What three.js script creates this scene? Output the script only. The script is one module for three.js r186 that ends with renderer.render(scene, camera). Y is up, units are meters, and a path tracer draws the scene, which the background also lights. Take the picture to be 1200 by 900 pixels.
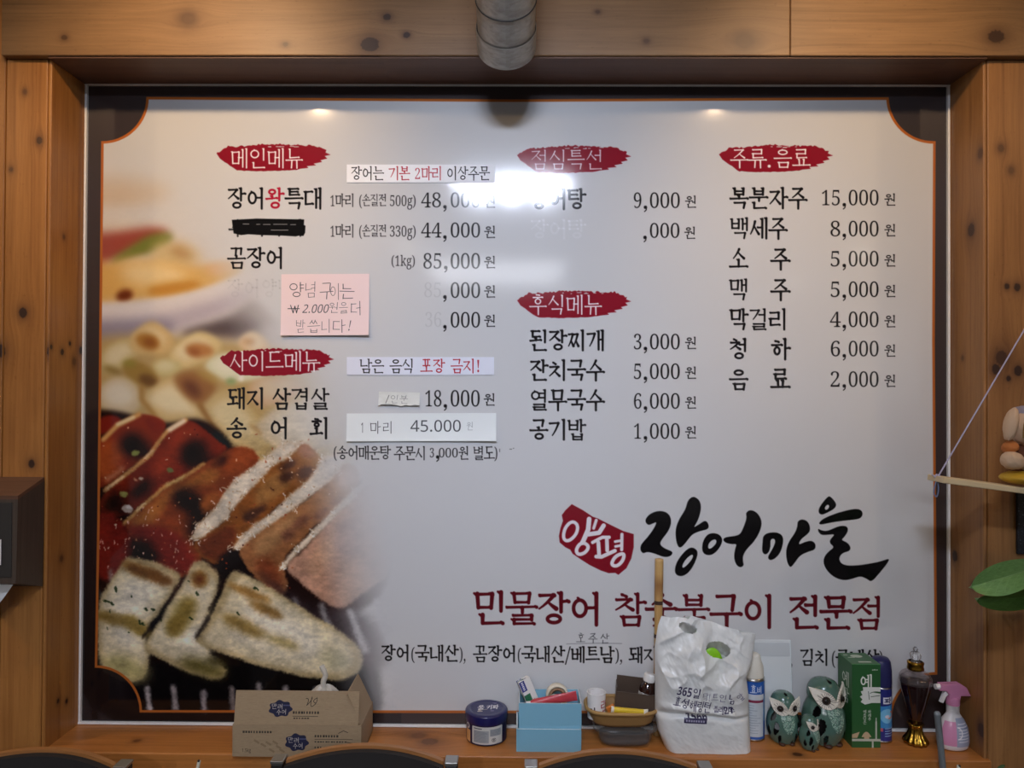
import * as THREE from 'three';
import { RoundedBoxGeometry } from 'three/addons/geometries/RoundedBoxGeometry.js';
import { mergeGeometries, toCreasedNormals } from 'three/addons/utils/BufferGeometryUtils.js';
import { RectAreaLightUniformsLib } from 'three/addons/lights/RectAreaLightUniformsLib.js';

RectAreaLightUniformsLib.init();
// ---------------------------------------------------------------- camera, exposure, big lights
const FOCAL = 857, BW = 2.12, BH = 1.5738, YC = 1.5675;      // focal length in pixels; menu board width, height, centre height
const scene = new THREE.Scene();
scene.background = new THREE.Color(0x000000);
const camera = new THREE.PerspectiveCamera(2 * Math.atan(450 / FOCAL) * 180 / Math.PI, 4 / 3, 0.05, 30);
camera.position.set(0.0128, YC + 0.0325, 1.789);
camera.rotation.set(0.0096, 0.0094, 0.0049, 'YXZ');
camera.updateMatrixWorld(true);
scene.add(camera);
const renderer = new THREE.WebGLRenderer({ antialias: true });
renderer.toneMapping = THREE.LinearToneMapping;
renderer.toneMappingExposure = 1.74;
renderer.shadowMap.enabled = true;

const CEIL = 2.72;
const PANEL = { x: -0.03, z: 2.02, w: 0.62, d: 0.1, power: 64, color: 0xdfe9ff };
const SPOTS = [[-0.72, 0.85, -0.74, 2.24, 1.5], [0.72, 0.85, 0.8, 2.2, 1.1], [-2.1, 0.9, -1.3, 1.7, 1.15], [2.1, 0.9, 1.3, 1.9, 0.65]];   // x, z, aim x, aim y, candela
const DOWN = [[-0.86, 3.85], [2.7, 4.0], [2.8, 5.6]];
const FILL = { x: -0.2, z: 5.0, w: 1.2, d: 1.2, power: 2.5 };

// ---------------------------------------------------------------- helpers
let seed = 7;
const rnd = () => { seed = (seed * 1664525 + 1013904223) >>> 0; return seed / 4294967296; };
const rr = (a, b) => a + (b - a) * rnd();
const V = (x, y, z) => new THREE.Vector3(x, y, z);
const M4 = camera.matrixWorld.clone(), M4i = M4.clone().invert();
function ray(px, py) { return V((px - 600) / FOCAL, -(py - 450) / FOCAL, -1).transformDirection(M4); }
function onZ(px, py, z = 0) { const d = ray(px, py), t = (z - camera.position.z) / d.z; return camera.position.clone().addScaledVector(d, t); }
function onY(px, py, y) { const d = ray(px, py), t = (y - camera.position.y) / d.y; return camera.position.clone().addScaledVector(d, t); }
function toPx(x, y, z) { const v = V(x, y, z).applyMatrix4(M4i); return [600 + FOCAL * v.x / -v.z, 450 - FOCAL * v.y / -v.z]; }
const SILL = YC - BH / 2;                                     // height of the sill's top
function onX(px, py, X) { const d = ray(px, py), t = (X - camera.position.x) / d.x; return camera.position.clone().addScaledVector(d, t); }
const sill = (px, py) => onY(px, py, SILL);

const used = {};
function numbered(n) { const k = used[n] = (used[n] ?? -1) + 1; return k ? n + '_' + String(k).padStart(3, '0') : n; }
function mesh(name, geo, m, parent) {
  const o = new THREE.Mesh(geo, m);
  o.name = parent ? name : numbered(name);
  o.castShadow = o.receiveShadow = true;
  (parent || scene).add(o);
  return o;
}
function tag(o, label, category, group) { o.userData.label = label; o.userData.category = category; if (group) o.userData.group = group; return o; }
function thing(name, label, category, p = [0, 0, 0], turn = 0, group) {
  const o = new THREE.Group();
  o.name = numbered(name); scene.add(o);
  if (p.isVector3) o.position.copy(p); else o.position.set(...p);
  o.rotation.y = turn;
  return tag(o, label, category, group);
}
function structure(name) { const o = new THREE.Group(); o.name = numbered(name); scene.add(o); o.userData.kind = 'structure'; return o; }
const std = (color, roughness = 0.6, extra = {}) => new THREE.MeshStandardMaterial({ color, roughness, ...extra });
const phys = (color, roughness, extra = {}) => new THREE.MeshPhysicalMaterial({ color, roughness, ...extra });
function canvas(w, h) { const c = document.createElement('canvas'); c.width = w; c.height = h; return [c, c.getContext('2d')]; }
function tex(c, srgb = true) { const t = new THREE.CanvasTexture(c); if (srgb) t.colorSpace = THREE.SRGBColorSpace; t.anisotropy = 8; return t; }
const box = (w, h, d, r = 0.002, x = 0, y = 0, z = 0) => new RoundedBoxGeometry(w, h, d, 2, Math.min(r, w / 2.1, h / 2.1, d / 2.1)).translate(x, y, z);
function lathe(pts, seg = 48) { return new THREE.LatheGeometry(pts.map((p) => new THREE.Vector2(Math.max(p[0], 1e-5), p[1])), seg); }
function tube(pts, r, seg = 32, radial = 10, closed = false) { return new THREE.TubeGeometry(new THREE.CatmullRomCurve3(pts.map((p) => p.isVector3 ? p : V(...p)), closed), seg, r, radial, closed); }
function capped(a, b, r, radial = 16) {                       // a solid rod from a to b
  const d = b.clone().sub(a), g = new THREE.CylinderGeometry(r, r, d.length(), radial, 1);
  g.applyQuaternion(new THREE.Quaternion().setFromUnitVectors(V(0, 1, 0), d.clone().normalize()));
  return g.translate((a.x + b.x) / 2, (a.y + b.y) / 2, (a.z + b.z) / 2);
}
// value noise
function hash(i, j, s) { let h = (i * 374761393 + j * 668265263 + s * 2147483647) | 0; h = Math.imul(h ^ (h >>> 13), 1274126177); return ((h ^ (h >>> 16)) >>> 0) / 4294967296; }
function noise(x, y, s = 0) {
  const i = Math.floor(x), j = Math.floor(y), f = x - i, g = y - j, u = f * f * (3 - 2 * f), v = g * g * (3 - 2 * g);
  return (hash(i, j, s) * (1 - u) + hash(i + 1, j, s) * u) * (1 - v) + (hash(i, j + 1, s) * (1 - u) + hash(i + 1, j + 1, s) * u) * v;
}
const fbm = (x, y, s = 0) => noise(x, y, s) * 0.5 + noise(x * 2.1, y * 2.1, s + 1) * 0.27 + noise(x * 4.3, y * 4.3, s + 2) * 0.15 + noise(x * 8.7, y * 8.7, s + 3) * 0.08;

// ---------------------------------------------------------------- wood
function woodTexture(s, base, dark, knots, W = 1024, H = 320, LX = 1.28, LY = 0.4) {
  const [c, g] = canvas(W, H), im = g.createImageData(W, H), d = im.data;
  const K = knots;
  for (let j = 0; j < H; j++) for (let i = 0; i < W; i++) {
    const x = i / W * LX, y = (1 - (j + 0.5) / H) * LY;
    let warp = 0, kn = 0, halo = 0;
    for (const [kx, ky, r, tone = 1] of K) {
      const dx = (x - kx) / 1.25, dy = y - ky, q = Math.hypot(dx, dy) / r;
      if (Math.abs(dx) < r * 9 && q < 9) { warp += Math.exp(-q * q / 14) * r * 1.6 * Math.sign(dy || 1) * Math.min(1, Math.abs(dy) / r); kn = Math.max(kn, Math.min(1, Math.max(0, (1.15 + 0.25 * noise(x * 300, y * 300, s) - q) * 3)) * tone); halo = Math.max(halo, Math.exp(-Math.max(0, q - 0.8) * 0.9)); }
    }
    const yy = y - warp * 0.8 + 0.006 * (fbm(x * 2.2, y * 5, s + 9) - 0.5);
    const bands = fbm(x * 1.1 + 3, yy * 46, s), fine = fbm(x * 12, yy * 330, s + 20), tone = fbm(x * 1.7, y * 5, s + 40), speck = noise(x * 90, y * 420, s + 60);
    let t = 0.26 * bands + 0.24 * fine + 0.5 * (0.55 * tone + 0.45 * fbm(x * 5 + 2, yy * 14, s + 30));
    t = Math.min(1.1, Math.max(-0.1, (t - 0.3) * 1.8));
    if (speck > 0.93) t -= 0.18;
    const streak = fbm(x * 0.9 + 7, yy * 130, s + 80); if (streak > 0.58) t -= (streak - 0.58) * 1.5;
    const k = Math.max(kn * 0.95, halo * 0.5);
    const o = (j * W + i) * 4;
    for (let n = 0; n < 3; n++) {
      let v = dark[n] + (base[n] - dark[n]) * (0.25 + 0.75 * t);
      v = v * (1 - k) + [46, 22, 9][n] * k;
      d[o + n] = v;
    }
    d[o + 3] = 255;
  }
  g.putImageData(im, 0, 0);
  const t = tex(c); t.wrapS = t.wrapT = THREE.RepeatWrapping; t.repeat.set(1 / LX, 1 / LY);
  return t;
}
function woodMat(t, rough = 0.5, color = 0xffffff) { return new THREE.MeshPhysicalMaterial({ map: t, color, roughness: rough, clearcoat: 0.15, clearcoatRoughness: 0.35, bumpMap: t, bumpScale: 0.0006 }); }
function grainUV(geo, axis, ou = 0, ov = 0) {                  // uv in metres, the grain along AXIS
  const p = geo.attributes.position, n = geo.attributes.normal, uv = new Float32Array(p.count * 2);
  for (let i = 0; i < p.count; i++) {
    const c = { x: p.getX(i), y: p.getY(i), z: p.getZ(i) }, m = { x: Math.abs(n.getX(i)), y: Math.abs(n.getY(i)), z: Math.abs(n.getZ(i)) };
    const rest = ['x', 'y', 'z'].filter((a) => a !== axis), other = m[rest[0]] > m[rest[1]] ? rest[1] : rest[0];
    uv[i * 2] = c[axis] + ou; uv[i * 2 + 1] = (m[axis] > 0.7 ? c[rest[0]] : c[other] + (other === 'z' ? 0.13 : 0)) + ov;
  }
  geo.setAttribute('uv', new THREE.BufferAttribute(uv, 2));
  return geo;
}
function plank(x0, x1, y0, y1, z0, z1, axis, ou, ov, r = 0.003) {
  return grainUV(box(x1 - x0, y1 - y0, z1 - z0, r, (x0 + x1) / 2, (y0 + y1) / 2, (z0 + z1) / 2), axis, ou, ov);
}

// ---------------------------------------------------------------- lettering: Hangul from strokes
const HL = [...'ㄱㄲㄴㄷㄸㄹㅁㅂㅃㅅㅆㅇㅈㅉㅊㅋㅌㅍㅎ'], HV = [...'ㅏㅐㅑㅒㅓㅔㅕㅖㅗㅘㅙㅚㅛㅜㅝㅞㅟㅠㅡㅢㅣ'], HT = ['', ...'ㄱㄲㄳㄴㄵㄶㄷㄹㄺㄻㄼㄽㄾㄿㅀㅁㅂㅄㅅㅆㅇㅈㅊㅋㅌㅍㅎ'];
const TWIN = { ㄲ: 'ㄱ', ㄸ: 'ㄷ', ㅃ: 'ㅂ', ㅆ: 'ㅅ', ㅉ: 'ㅈ' };
function consonant(c, side) {                                 // strokes in a unit box; side: a vertical vowel stands beside it
  if (TWIN[c]) { const a = consonant(TWIN[c], side), sq = (k) => a.map((s) => s[0] === 'o' ? ['o', s[1] * 0.5 + k, s[2], s[3] * 0.5, s[4]] : [s[0], s[1] * 0.5 + k, s[2], s[3] * 0.5 + k, s[4]]); return [...sq(0), ...sq(0.5)]; }
  switch (c) {
    case 'ㄱ': return side ? [['h', 0, 0.04, 0.92, 0], ['l', 0.9, 0, 0.28, 1]] : [['h', 0, 0.04, 0.95, 0], ['v', 0.93, 0, 0.84, 1]];
    case 'ㅋ': return [...consonant('ㄱ', side), ['h', 0.06, 0.5, 0.8, 0.46]];
    case 'ㄴ': return [['v', 0.06, 0, 0.06, 1], ['h', 0.06, 1, 1, 0.94]];
    case 'ㄷ': return [['h', 0.02, 0.04, 0.92, 0], ['v', 0.08, 0.02, 0.08, 1], ['h', 0.08, 1, 1, 0.95]];
    case 'ㅌ': return [...consonant('ㄷ'), ['h', 0.08, 0.5, 0.88, 0.48]];
    case 'ㄹ': return [['h', 0.02, 0.03, 0.9, 0], ['v', 0.88, 0, 0.88, 0.5], ['h', 0.06, 0.5, 0.88, 0.5], ['v', 0.06, 0.5, 0.06, 1], ['h', 0.06, 1, 1, 0.96]];
    case 'ㅁ': return [['v', 0.06, 0, 0.12, 1], ['h', 0.06, 0.05, 0.94, 0.02], ['v', 0.94, 0, 0.88, 1], ['h', 0.12, 0.97, 0.88, 0.97]];
    case 'ㅂ': return [['v', 0.08, 0, 0.1, 1], ['v', 0.92, 0, 0.9, 1], ['h', 0.1, 0.48, 0.9, 0.48], ['h', 0.1, 0.98, 0.9, 0.98]];
    case 'ㅅ': return [['l', 0.54, 0, 0, 1], ['r', 0.46, 0.38, 1, 1]];
    case 'ㅇ': return [['o', 0.5, 0.5, 0.46, 0.48]];
    case 'ㅈ': return [['h', 0.04, 0.07, 0.9, 0.03], ['l', 0.86, 0.04, 0, 1], ['r', 0.5, 0.52, 1, 1]];
    case 'ㅊ': return [['h', 0.36, -0.06, 0.62, 0.04], ['h', 0.04, 0.3, 0.92, 0.26], ['l', 0.84, 0.28, 0, 1], ['r', 0.5, 0.62, 1, 1]];
    case 'ㅍ': return [['h', 0.02, 0.04, 0.98, 0], ['v', 0.3, 0, 0.33, 1], ['v', 0.7, 0, 0.67, 1], ['h', 0, 1, 1, 0.96]];
    case 'ㅎ': return [['h', 0.34, -0.08, 0.66, -0.04], ['h', 0.02, 0.24, 0.98, 0.2], ['o', 0.5, 0.68, 0.32, 0.34]];
  }
  return [];
}
const into = (s, x0, y0, x1, y1) => s.map((q) => q[0] === 'o' ? ['o', x0 + q[1] * (x1 - x0), y0 + q[2] * (y1 - y0), q[3] * (x1 - x0), q[4] * (y1 - y0)] : [q[0], x0 + q[1] * (x1 - x0), y0 + q[2] * (y1 - y0), x0 + q[3] * (x1 - x0), y0 + q[4] * (y1 - y0)]);
function syllable(ch) {
  const code = ch.codePointAt(0) - 0xac00;
  if (code < 0 || code > 11171) return null;
  const l = HL[Math.floor(code / 588)], v = HV[Math.floor(code / 28) % 21], t = HT[code % 28], fin = t !== '';
  const b = fin ? 0.6 : 1, out = [], put = (...s) => out.push(...s);
  const wide = 'ㅐㅔㅒㅖ'.includes(v);
  const post = (kind, x0, top, bot) => {                       // a standing vowel whose bars begin at x0
    const m = top + (bot - top) * 0.46, bar = (x, y0 = top, y1 = bot) => put(['v', x, y0, x, y1]);
    if (kind === 'ㅣ') bar(0.86);
    if (kind === 'ㅏ') { bar(0.76); put(['h', 0.76, m, 1.02, m - 0.02]); }
    if (kind === 'ㅑ') { bar(0.76); put(['h', 0.76, m - 0.1, 1.0, m - 0.12], ['h', 0.76, m + 0.1, 1.0, m + 0.08]); }
    if (kind === 'ㅓ') { bar(0.86); put(['h', x0, m, 0.86, m]); }
    if (kind === 'ㅕ') { bar(0.86); put(['h', x0, m - 0.11, 0.86, m - 0.11], ['h', x0, m + 0.11, 0.86, m + 0.11]); }
    if (kind === 'ㅐ') { bar(0.68, top + 0.04, bot - 0.04); bar(0.92); put(['h', 0.68, m, 0.92, m]); }
    if (kind === 'ㅔ') { bar(0.7, top + 0.04, bot - 0.04); bar(0.93); put(['h', x0 - 0.02, m, 0.7, m]); }
    if (kind === 'ㅖ') { bar(0.7, top + 0.04, bot - 0.04); bar(0.93); put(['h', x0, m - 0.1, 0.7, m - 0.1], ['h', x0, m + 0.1, 0.7, m + 0.1]); }
  };
  if ('ㅏㅐㅑㅒㅓㅔㅕㅖㅣ'.includes(v)) {
    const cx1 = wide ? 0.5 : 'ㅓㅕ'.includes(v) ? 0.58 : 0.6;
    put(...into(consonant(l, true), 0.03, fin ? 0.05 : 0.16, cx1, fin ? 0.5 : 0.78));
    post(v, cx1 - 0.04, 0, b);
  } else if ('ㅗㅛㅜㅠㅡ'.includes(v)) {
    const top = fin ? 0.32 : 0.47;
    put(...into(consonant(l, false), 0.2, 0.02, 0.8, v === 'ㅡ' && !fin ? 0.5 : top));
    if (v === 'ㅗ') { const y = fin ? 0.53 : 0.88; put(['h', 0, y, 1, y - 0.02], ['v', 0.5, top + 0.06, 0.5, y]); }
    if (v === 'ㅛ') { const y = fin ? 0.53 : 0.88; put(['h', 0, y, 1, y - 0.02], ['v', 0.36, top + 0.08, 0.38, y], ['v', 0.64, top + 0.08, 0.62, y]); }
    if (v === 'ㅜ') { const y = fin ? 0.47 : 0.6; put(['h', 0, y, 1, y - 0.02], ['v', 0.52, y, 0.52, fin ? 0.64 : 1.02]); }
    if (v === 'ㅠ') { const y = fin ? 0.47 : 0.6; put(['h', 0, y, 1, y - 0.02], ['v', 0.36, y, 0.33, fin ? 0.64 : 1], ['v', 0.66, y, 0.67, fin ? 0.64 : 1.02]); }
    if (v === 'ㅡ') { const y = fin ? 0.5 : 0.8; put(['h', 0, y, 1, y - 0.02]); }
  } else {
    const up = 'ㅘㅙㅚ'.includes(v), x1 = 'ㅙㅞ'.includes(v) ? 0.5 : 0.58, bot = fin ? 0.32 : 0.44;
    put(...into(consonant(l, false), 0.1, fin ? 0.03 : 0.08, x1, bot));
    const mx = (0.1 + x1) / 2;
    if (up) { const y = fin ? 0.5 : 0.76; put(['v', mx, bot + 0.06, mx, y], ['h', 0, y + 0.02, x1 + 0.06, y - 0.03]); }
    else if (v === 'ㅢ') put(['h', 0, fin ? 0.5 : 0.74, x1 + 0.04, fin ? 0.47 : 0.7]);
    else { const y = fin ? 0.44 : 0.58; put(['h', 0, y + 0.02, x1 + 0.04, y - 0.02], ['v', mx, y, mx, fin ? 0.64 : 0.94]); }
    const kind = { ㅘ: 'ㅏ', ㅙ: 'ㅐ', ㅚ: 'ㅣ', ㅝ: 'ㅓ', ㅞ: 'ㅔ', ㅟ: 'ㅣ', ㅢ: 'ㅣ' }[v];
    if (kind === 'ㅓ') { put(['v', 0.86, 0, 0.86, fin ? 0.66 : 1], ['h', 0.64, fin ? 0.54 : 0.72, 0.86, fin ? 0.54 : 0.72]); } else post(kind, x1, 0, b);
  }
  if (fin) {
    const wideT = 'ㄴㄹㄷ'.includes(t);
    put(...into(consonant(t, false), wideT ? 0.2 : 0.24, t === 'ㅇ' ? 0.66 : 0.72, wideT ? 0.92 : t === 'ㅇ' ? 0.8 : 0.86, 0.99));
  }
  return out;
}
// one syllable into the box x, y, w, h; o: weight (share of h), serif (brush heads), wobble (handwriting)
function drawHangul(g, ch, x, y, w, h, o) {
  const st = syllable(ch);
  if (!st) return false;
  const e = Math.min(w * 1.08, h), many = st.length > 8 ? 0.86 : 1, wv = o.weight * e * many, wh = wv * (o.flat ?? 0.78), wob = o.wobble ?? 0;
  const X = (a) => x + a * w + (wob ? (rnd() - 0.5) * wob * w : 0), Y = (a) => y + a * h + (wob ? (rnd() - 0.5) * wob * h : 0);
  g.fillStyle = g.strokeStyle = o.color; g.lineJoin = 'round'; g.lineCap = 'round';
  const taper = (x0, y0, x1, y1, a, b, bend = 0) => {
    const L = Math.hypot(x1 - x0, y1 - y0) || 1, nx = -(y1 - y0) / L, ny = (x1 - x0) / L, mx = (x0 + x1) / 2 + nx * bend * L, my = (y0 + y1) / 2 + ny * bend * L, m = (a + b) / 2;
    g.beginPath(); g.moveTo(x0 + nx * a / 2, y0 + ny * a / 2); g.quadraticCurveTo(mx + nx * m / 2, my + ny * m / 2, x1 + nx * b / 2, y1 + ny * b / 2);
    g.lineTo(x1 - nx * b / 2, y1 - ny * b / 2); g.quadraticCurveTo(mx - nx * m / 2, my - ny * m / 2, x0 - nx * a / 2, y0 - ny * a / 2); g.closePath(); g.fill();
    for (const [cx, cy, r] of [[x0, y0, a], [x1, y1, b]]) { g.beginPath(); g.arc(cx, cy, r / 2, 0, 7); g.fill(); }
  };
  for (const s of st) {
    if (s[0] === 'o') {
      g.lineWidth = (wv + wh) / 2; g.beginPath(); g.ellipse(X(s[1]), Y(s[2]), Math.max(1, Math.abs(s[3] * w) - wv * 0.3), Math.max(1, Math.abs(s[4] * h) - wv * 0.3), 0, 0, 7); g.stroke();
      if (o.serif && s[4] * h > wv * 1.6) taper(X(s[1]) - wv * 0.5, Y(s[2]) - s[4] * h - wv * 0.25, X(s[1]) + wv * 0.1, Y(s[2]) - s[4] * h + wv * 0.3, wv * 0.55, wv * 0.7);
      continue;
    }
    const x0 = X(s[1]), y0 = Y(s[2]), x1 = X(s[3]), y1 = Y(s[4]);
    if (s[0] === 'h') { taper(x0, y0, x1, y1, wh * (o.serif ? 1.1 : 1), wh * (o.serif ? 0.9 : 1)); if (o.serif) { taper(x1 - wh * 0.55, y1 - wh * 0.15, x1, y1 + wh * 0.2, wh, wh * 1.2); taper(x0 - wh * 0.2, y0 - wh * 0.25, x0 + wh * 0.3, y0, wh * 0.8, wh); } }
    else if (s[0] === 'v') { taper(x0, y0, x1, y1, wv, wv * (o.serif ? 0.86 : 1)); if (o.serif) taper(x0 - wv * 0.75, y0 - wv * 0.1, x0, y0 + wv * 0.35, wv * 0.55, wv); }
    else if (s[0] === 'l') taper(x0, y0, x1, y1, wv * 1.0, o.serif ? wh * 0.62 : wv, -0.08);
    else taper(x0, y0, x1, y1, o.serif ? wh * 0.7 : wv, wv * 1.08, 0.05);
  }
  return true;
}
// a line of Hangul, one syllable per ADVANCE; blanks advance too
function line(g, text, x, y, w, h, advance, o) {
  for (const ch of text) { if (ch !== ' ') drawHangul(g, ch, x, y, w, h, o) || glyphs(g, ch, x, y, h, advance, o); x += advance * (ch === ' ' ? (o.space ?? 0.5) : 1); }
}
function glyphs(g, ch, x, y, h, adv, o) {
  g.fillStyle = o.color; g.font = `${o.latin ?? ''} ${h * 1.2}px serif`;
  const m = g.measureText(ch); g.save(); g.translate(x + adv * 0.1, y + h * 0.9); g.scale(Math.min(1, adv * 0.85 / Math.max(1, m.width)), 1); g.fillText(ch, 0, 0); g.restore();
}
// latin text and numbers stretched into the box x0..x1, capitals from y0 to y1
function fit(g, text, x0, x1, y0, y1, color, font = 'serif', style = '') {
  g.font = `${style} 100px ${font}`;
  const m = g.measureText(text), cap = g.measureText('0').actualBoundingBoxAscent || 72;
  g.save(); g.fillStyle = color; g.translate(x0, y1); g.scale((x1 - x0) / m.width, (y1 - y0) / cap); g.fillText(text, 0, 0); g.restore();
}

// ---------------------------------------------------------------- the printed sheet of the menu board (drawn in photograph pixels, then flattened onto the board)
const K = 1.95, PX0 = 80, PY0 = 85, PW = Math.round(1045 * K), PH = Math.round(785 * K);
const [printC, g] = canvas(PW, PH);
g.setTransform(K, 0, 0, K, -PX0 * K, -PY0 * K);
const RED = '#8f1c2c', INK = '#1b191b';
function smooth(c, pts, closed = true) {
  const n = pts.length, mid = (a, b) => [(a[0] + b[0]) / 2, (a[1] + b[1]) / 2];
  c.beginPath();
  let m = mid(pts[n - 1], pts[0]); c.moveTo(...m);
  for (let i = 0; i < n; i++) { m = mid(pts[i], pts[(i + 1) % n]); c.quadraticCurveTo(...pts[i], ...m); }
  c.closePath();
}
function straight(c, pts) { c.beginPath(); pts.forEach((p, i) => i ? c.lineTo(...p) : c.moveTo(...p)); c.closePath(); }
function blob(pts, color, blur = 0, sharp = false) { g.save(); if (blur) g.filter = `blur(${blur * K}px)`; g.fillStyle = color; (sharp ? straight : smooth)(g, pts); g.fill(); g.restore(); }
function spot(x, y, rx, ry, color, blur = 0, turn = 0) { g.save(); if (blur) g.filter = `blur(${blur * K}px)`; g.fillStyle = color; g.beginPath(); g.ellipse(x, y, rx, ry, turn, 0, 7); g.fill(); g.restore(); }
function lin(x0, y0, x1, y1, ...stops) { const q = g.createLinearGradient(x0, y0, x1, y1); stops.forEach(([t, c]) => q.addColorStop(t, c)); return q; }
function strokeLine(pts, color, w, blur = 0) { g.save(); if (blur) g.filter = `blur(${blur * K}px)`; g.strokeStyle = color; g.lineWidth = w; g.lineCap = 'round'; g.lineJoin = 'round'; g.beginPath(); pts.forEach((p, i) => i ? g.lineTo(...p) : g.moveTo(...p)); g.stroke(); g.restore(); }

g.fillStyle = '#d5d5d5'; g.fillRect(60, 60, 1100, 850);
// --- the food photograph in the lower left, fading into the white of the sheet
{
  const S = 1.5, FX = 84, FY = 180, FW = 600, FH = 1035, [fc, f] = canvas(FW, FH);
  f.setTransform(S, 0, 0, S, -FX * S, -FY * S);
  const z1 = (p) => p.map(([x, y]) => [x / 4.739 + 105, y / 4.739 + 470]), z2 = (p) => p.map(([x, y]) => [x / 4.09 + 220, y / 4.09 + 500]), z3 = (p) => p.map(([x, y]) => [x / 5 + 105, y / 5 + 360]), z4 = (p) => p.map(([x, y]) => [x / 3.077 + 90, y / 3.077 + 640]);
  const B = (pts, color, blur = 0, hard = false) => { f.save(); if (blur) f.filter = `blur(${blur * S}px)`; f.fillStyle = color; (hard ? straight : smooth)(f, pts); f.fill(); f.restore(); };
  const P = (x, y, rx, ry, color, blur = 0, turn = 0) => { f.save(); if (blur) f.filter = `blur(${blur * S}px)`; f.fillStyle = color; f.beginPath(); f.ellipse(x, y, rx, ry, turn, 0, 7); f.fill(); f.restore(); };
  const L = (pts, color, w, blur = 0) => { f.save(); if (blur) f.filter = `blur(${blur * S}px)`; f.strokeStyle = color; f.lineWidth = w; f.lineCap = f.lineJoin = 'round'; f.beginPath(); pts.forEach((p, i) => i ? f.lineTo(...p) : f.moveTo(...p)); f.stroke(); f.restore(); };
  f.fillStyle = '#d0cdca'; f.fillRect(0, 0, 1200, 900);
  // blurred dish at the top
  B([[80, 205], [160, 200], [205, 215], [195, 232], [140, 240], [80, 240]], '#c8ab88', 8);
  B([[80, 240], [230, 285], [280, 330], [200, 390], [80, 380]], '#d3c4b0', 12);
  B([[80, 274], [135, 272], [180, 264], [206, 272], [150, 300], [80, 320]], '#9c4a3c', 5);
  B([[80, 300], [120, 300], [125, 330], [80, 340]], '#c98040', 6);
  B([[128, 304], [158, 284], [178, 272], [206, 272], [196, 292], [150, 302], [132, 312]], '#757b35', 4);
  B([[180, 282], [222, 284], [240, 305], [205, 322], [172, 308]], '#cdb585', 6);
  P(212, 296, 14, 8, '#b78f5a', 5, 0.4);
  B([[80, 316], [150, 302], [230, 312], [292, 308], [276, 330], [225, 344], [150, 352], [80, 356]], '#d9a95c', 5);
  B([[132, 308], [190, 304], [226, 322], [210, 338], [150, 336]], '#e8cb92', 7);
  B([[234, 312], [268, 304], [284, 312], [250, 326]], '#dba66a', 4);
  B([[165, 336], [230, 326], [240, 336], [180, 350]], '#c68a3a', 4);
  P(145, 346, 10, 7, '#6d2f14', 3, -0.3);
  B([[80, 358], [170, 353], [235, 340], [290, 316], [330, 298], [345, 330], [318, 340], [262, 376], [190, 398], [80, 410]], '#dcd3ce', 3);
  B([[80, 374], [170, 372], [240, 356], [300, 330], [322, 320], [300, 350], [240, 376], [190, 390], [80, 394]], '#b7abb2', 6);
  B([[80, 380], [150, 378], [206, 372], [205, 394], [130, 410], [80, 410]], '#8f8796', 6);
  B(z3([[500, 150], [640, 110], [800, 60], [900, -10], [960, -60], [1010, -10], [1080, 60], [1120, 100], [1120, 200], [700, 190], [560, 190]]), '#7a6c69', 5);
  B(z3([[500, 160], [700, 110], [900, 60], [1040, 80], [1000, 150], [700, 160]]), '#574a4a', 5);
  B(z3([[980, 120], [1200, 60], [1300, 200], [1000, 220]]), '#b9b3b1', 8);
  // pale pieces out of focus
  B([[80, 402], [150, 388], [330, 404], [430, 440], [440, 540], [330, 560], [250, 590], [80, 560]], '#b79a63', 6);
  const lump = (pts, c1, c2) => { const q = z3(pts), cx = q.reduce((s, p) => s + p[0], 0) / q.length, cy = q.reduce((s, p) => s + p[1], 0) / q.length; B(q, c1, 3); B(q.map(([x, y]) => [x * 0.7 + cx * 0.3 - 2, y * 0.62 + cy * 0.38 - 3]), c2, 4); };
  lump([[60, 250], [230, 170], [310, 250], [220, 310], [180, 380], [60, 400]], '#c6b27c', '#d8c9a0');
  lump([[210, 190], [330, 75], [410, 90], [510, 200], [450, 280], [380, 270], [260, 280]], '#cfae74', '#dcc595');
  lump([[450, 270], [560, 180], [650, 125], [790, 210], [720, 300], [620, 330], [560, 370], [480, 330]], '#d5bd85', '#e0cfa4');
  lump([[860, 200], [950, 125], [1050, 200], [1040, 300], [890, 250]], '#dcb886', '#ead9b4');
  lump([[640, 340], [780, 250], [1000, 300], [1050, 420], [900, 440], [760, 430]], '#d6d2ae', '#e2dcc0');
  lump([[360, 330], [460, 300], [560, 350], [480, 410], [380, 400]], '#c2b47c', '#d2c79c');
  for (const [x, y, w, h, c, a] of [[335, 200, 75, 48, '#a8732f', 0.3], [350, 205, 40, 26, '#8d5322', 0.3], [640, 250, 85, 42, '#b47a45', 0.1], [610, 262, 40, 22, '#98592f', 0.2], [930, 200, 40, 22, '#c08b58', 0], [290, 390, 110, 62, '#9b7a38', 0.5], [340, 430, 60, 34, '#6f4c25', 0.4], [230, 330, 40, 20, '#8f8437', 0], [130, 370, 60, 20, '#8a7138', 0.3]]) P(x / 5 + 105, y / 5 + 360, w / 5, h / 5, c, 3.2, a);
  lump([[50, 450], [180, 390], [300, 480], [300, 590], [210, 650], [50, 600]], '#ccb994', '#ddd2ba');
  lump([[300, 520], [420, 430], [500, 400], [530, 450], [620, 560], [720, 710], [600, 670], [470, 680], [380, 630], [300, 570]], '#cdb27c', '#dfd0a8');
  B(z3([[480, 400], [600, 360], [700, 400], [750, 460], [700, 540], [640, 580], [560, 530], [500, 460]]), '#95663a', 3.5);
  B(z3([[530, 420], [620, 430], [660, 520], [620, 540], [560, 500]]), '#6b3f2a', 4);
  B(z3([[600, 350], [760, 420], [740, 450], [640, 400]]), '#b4974f', 4);
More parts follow.
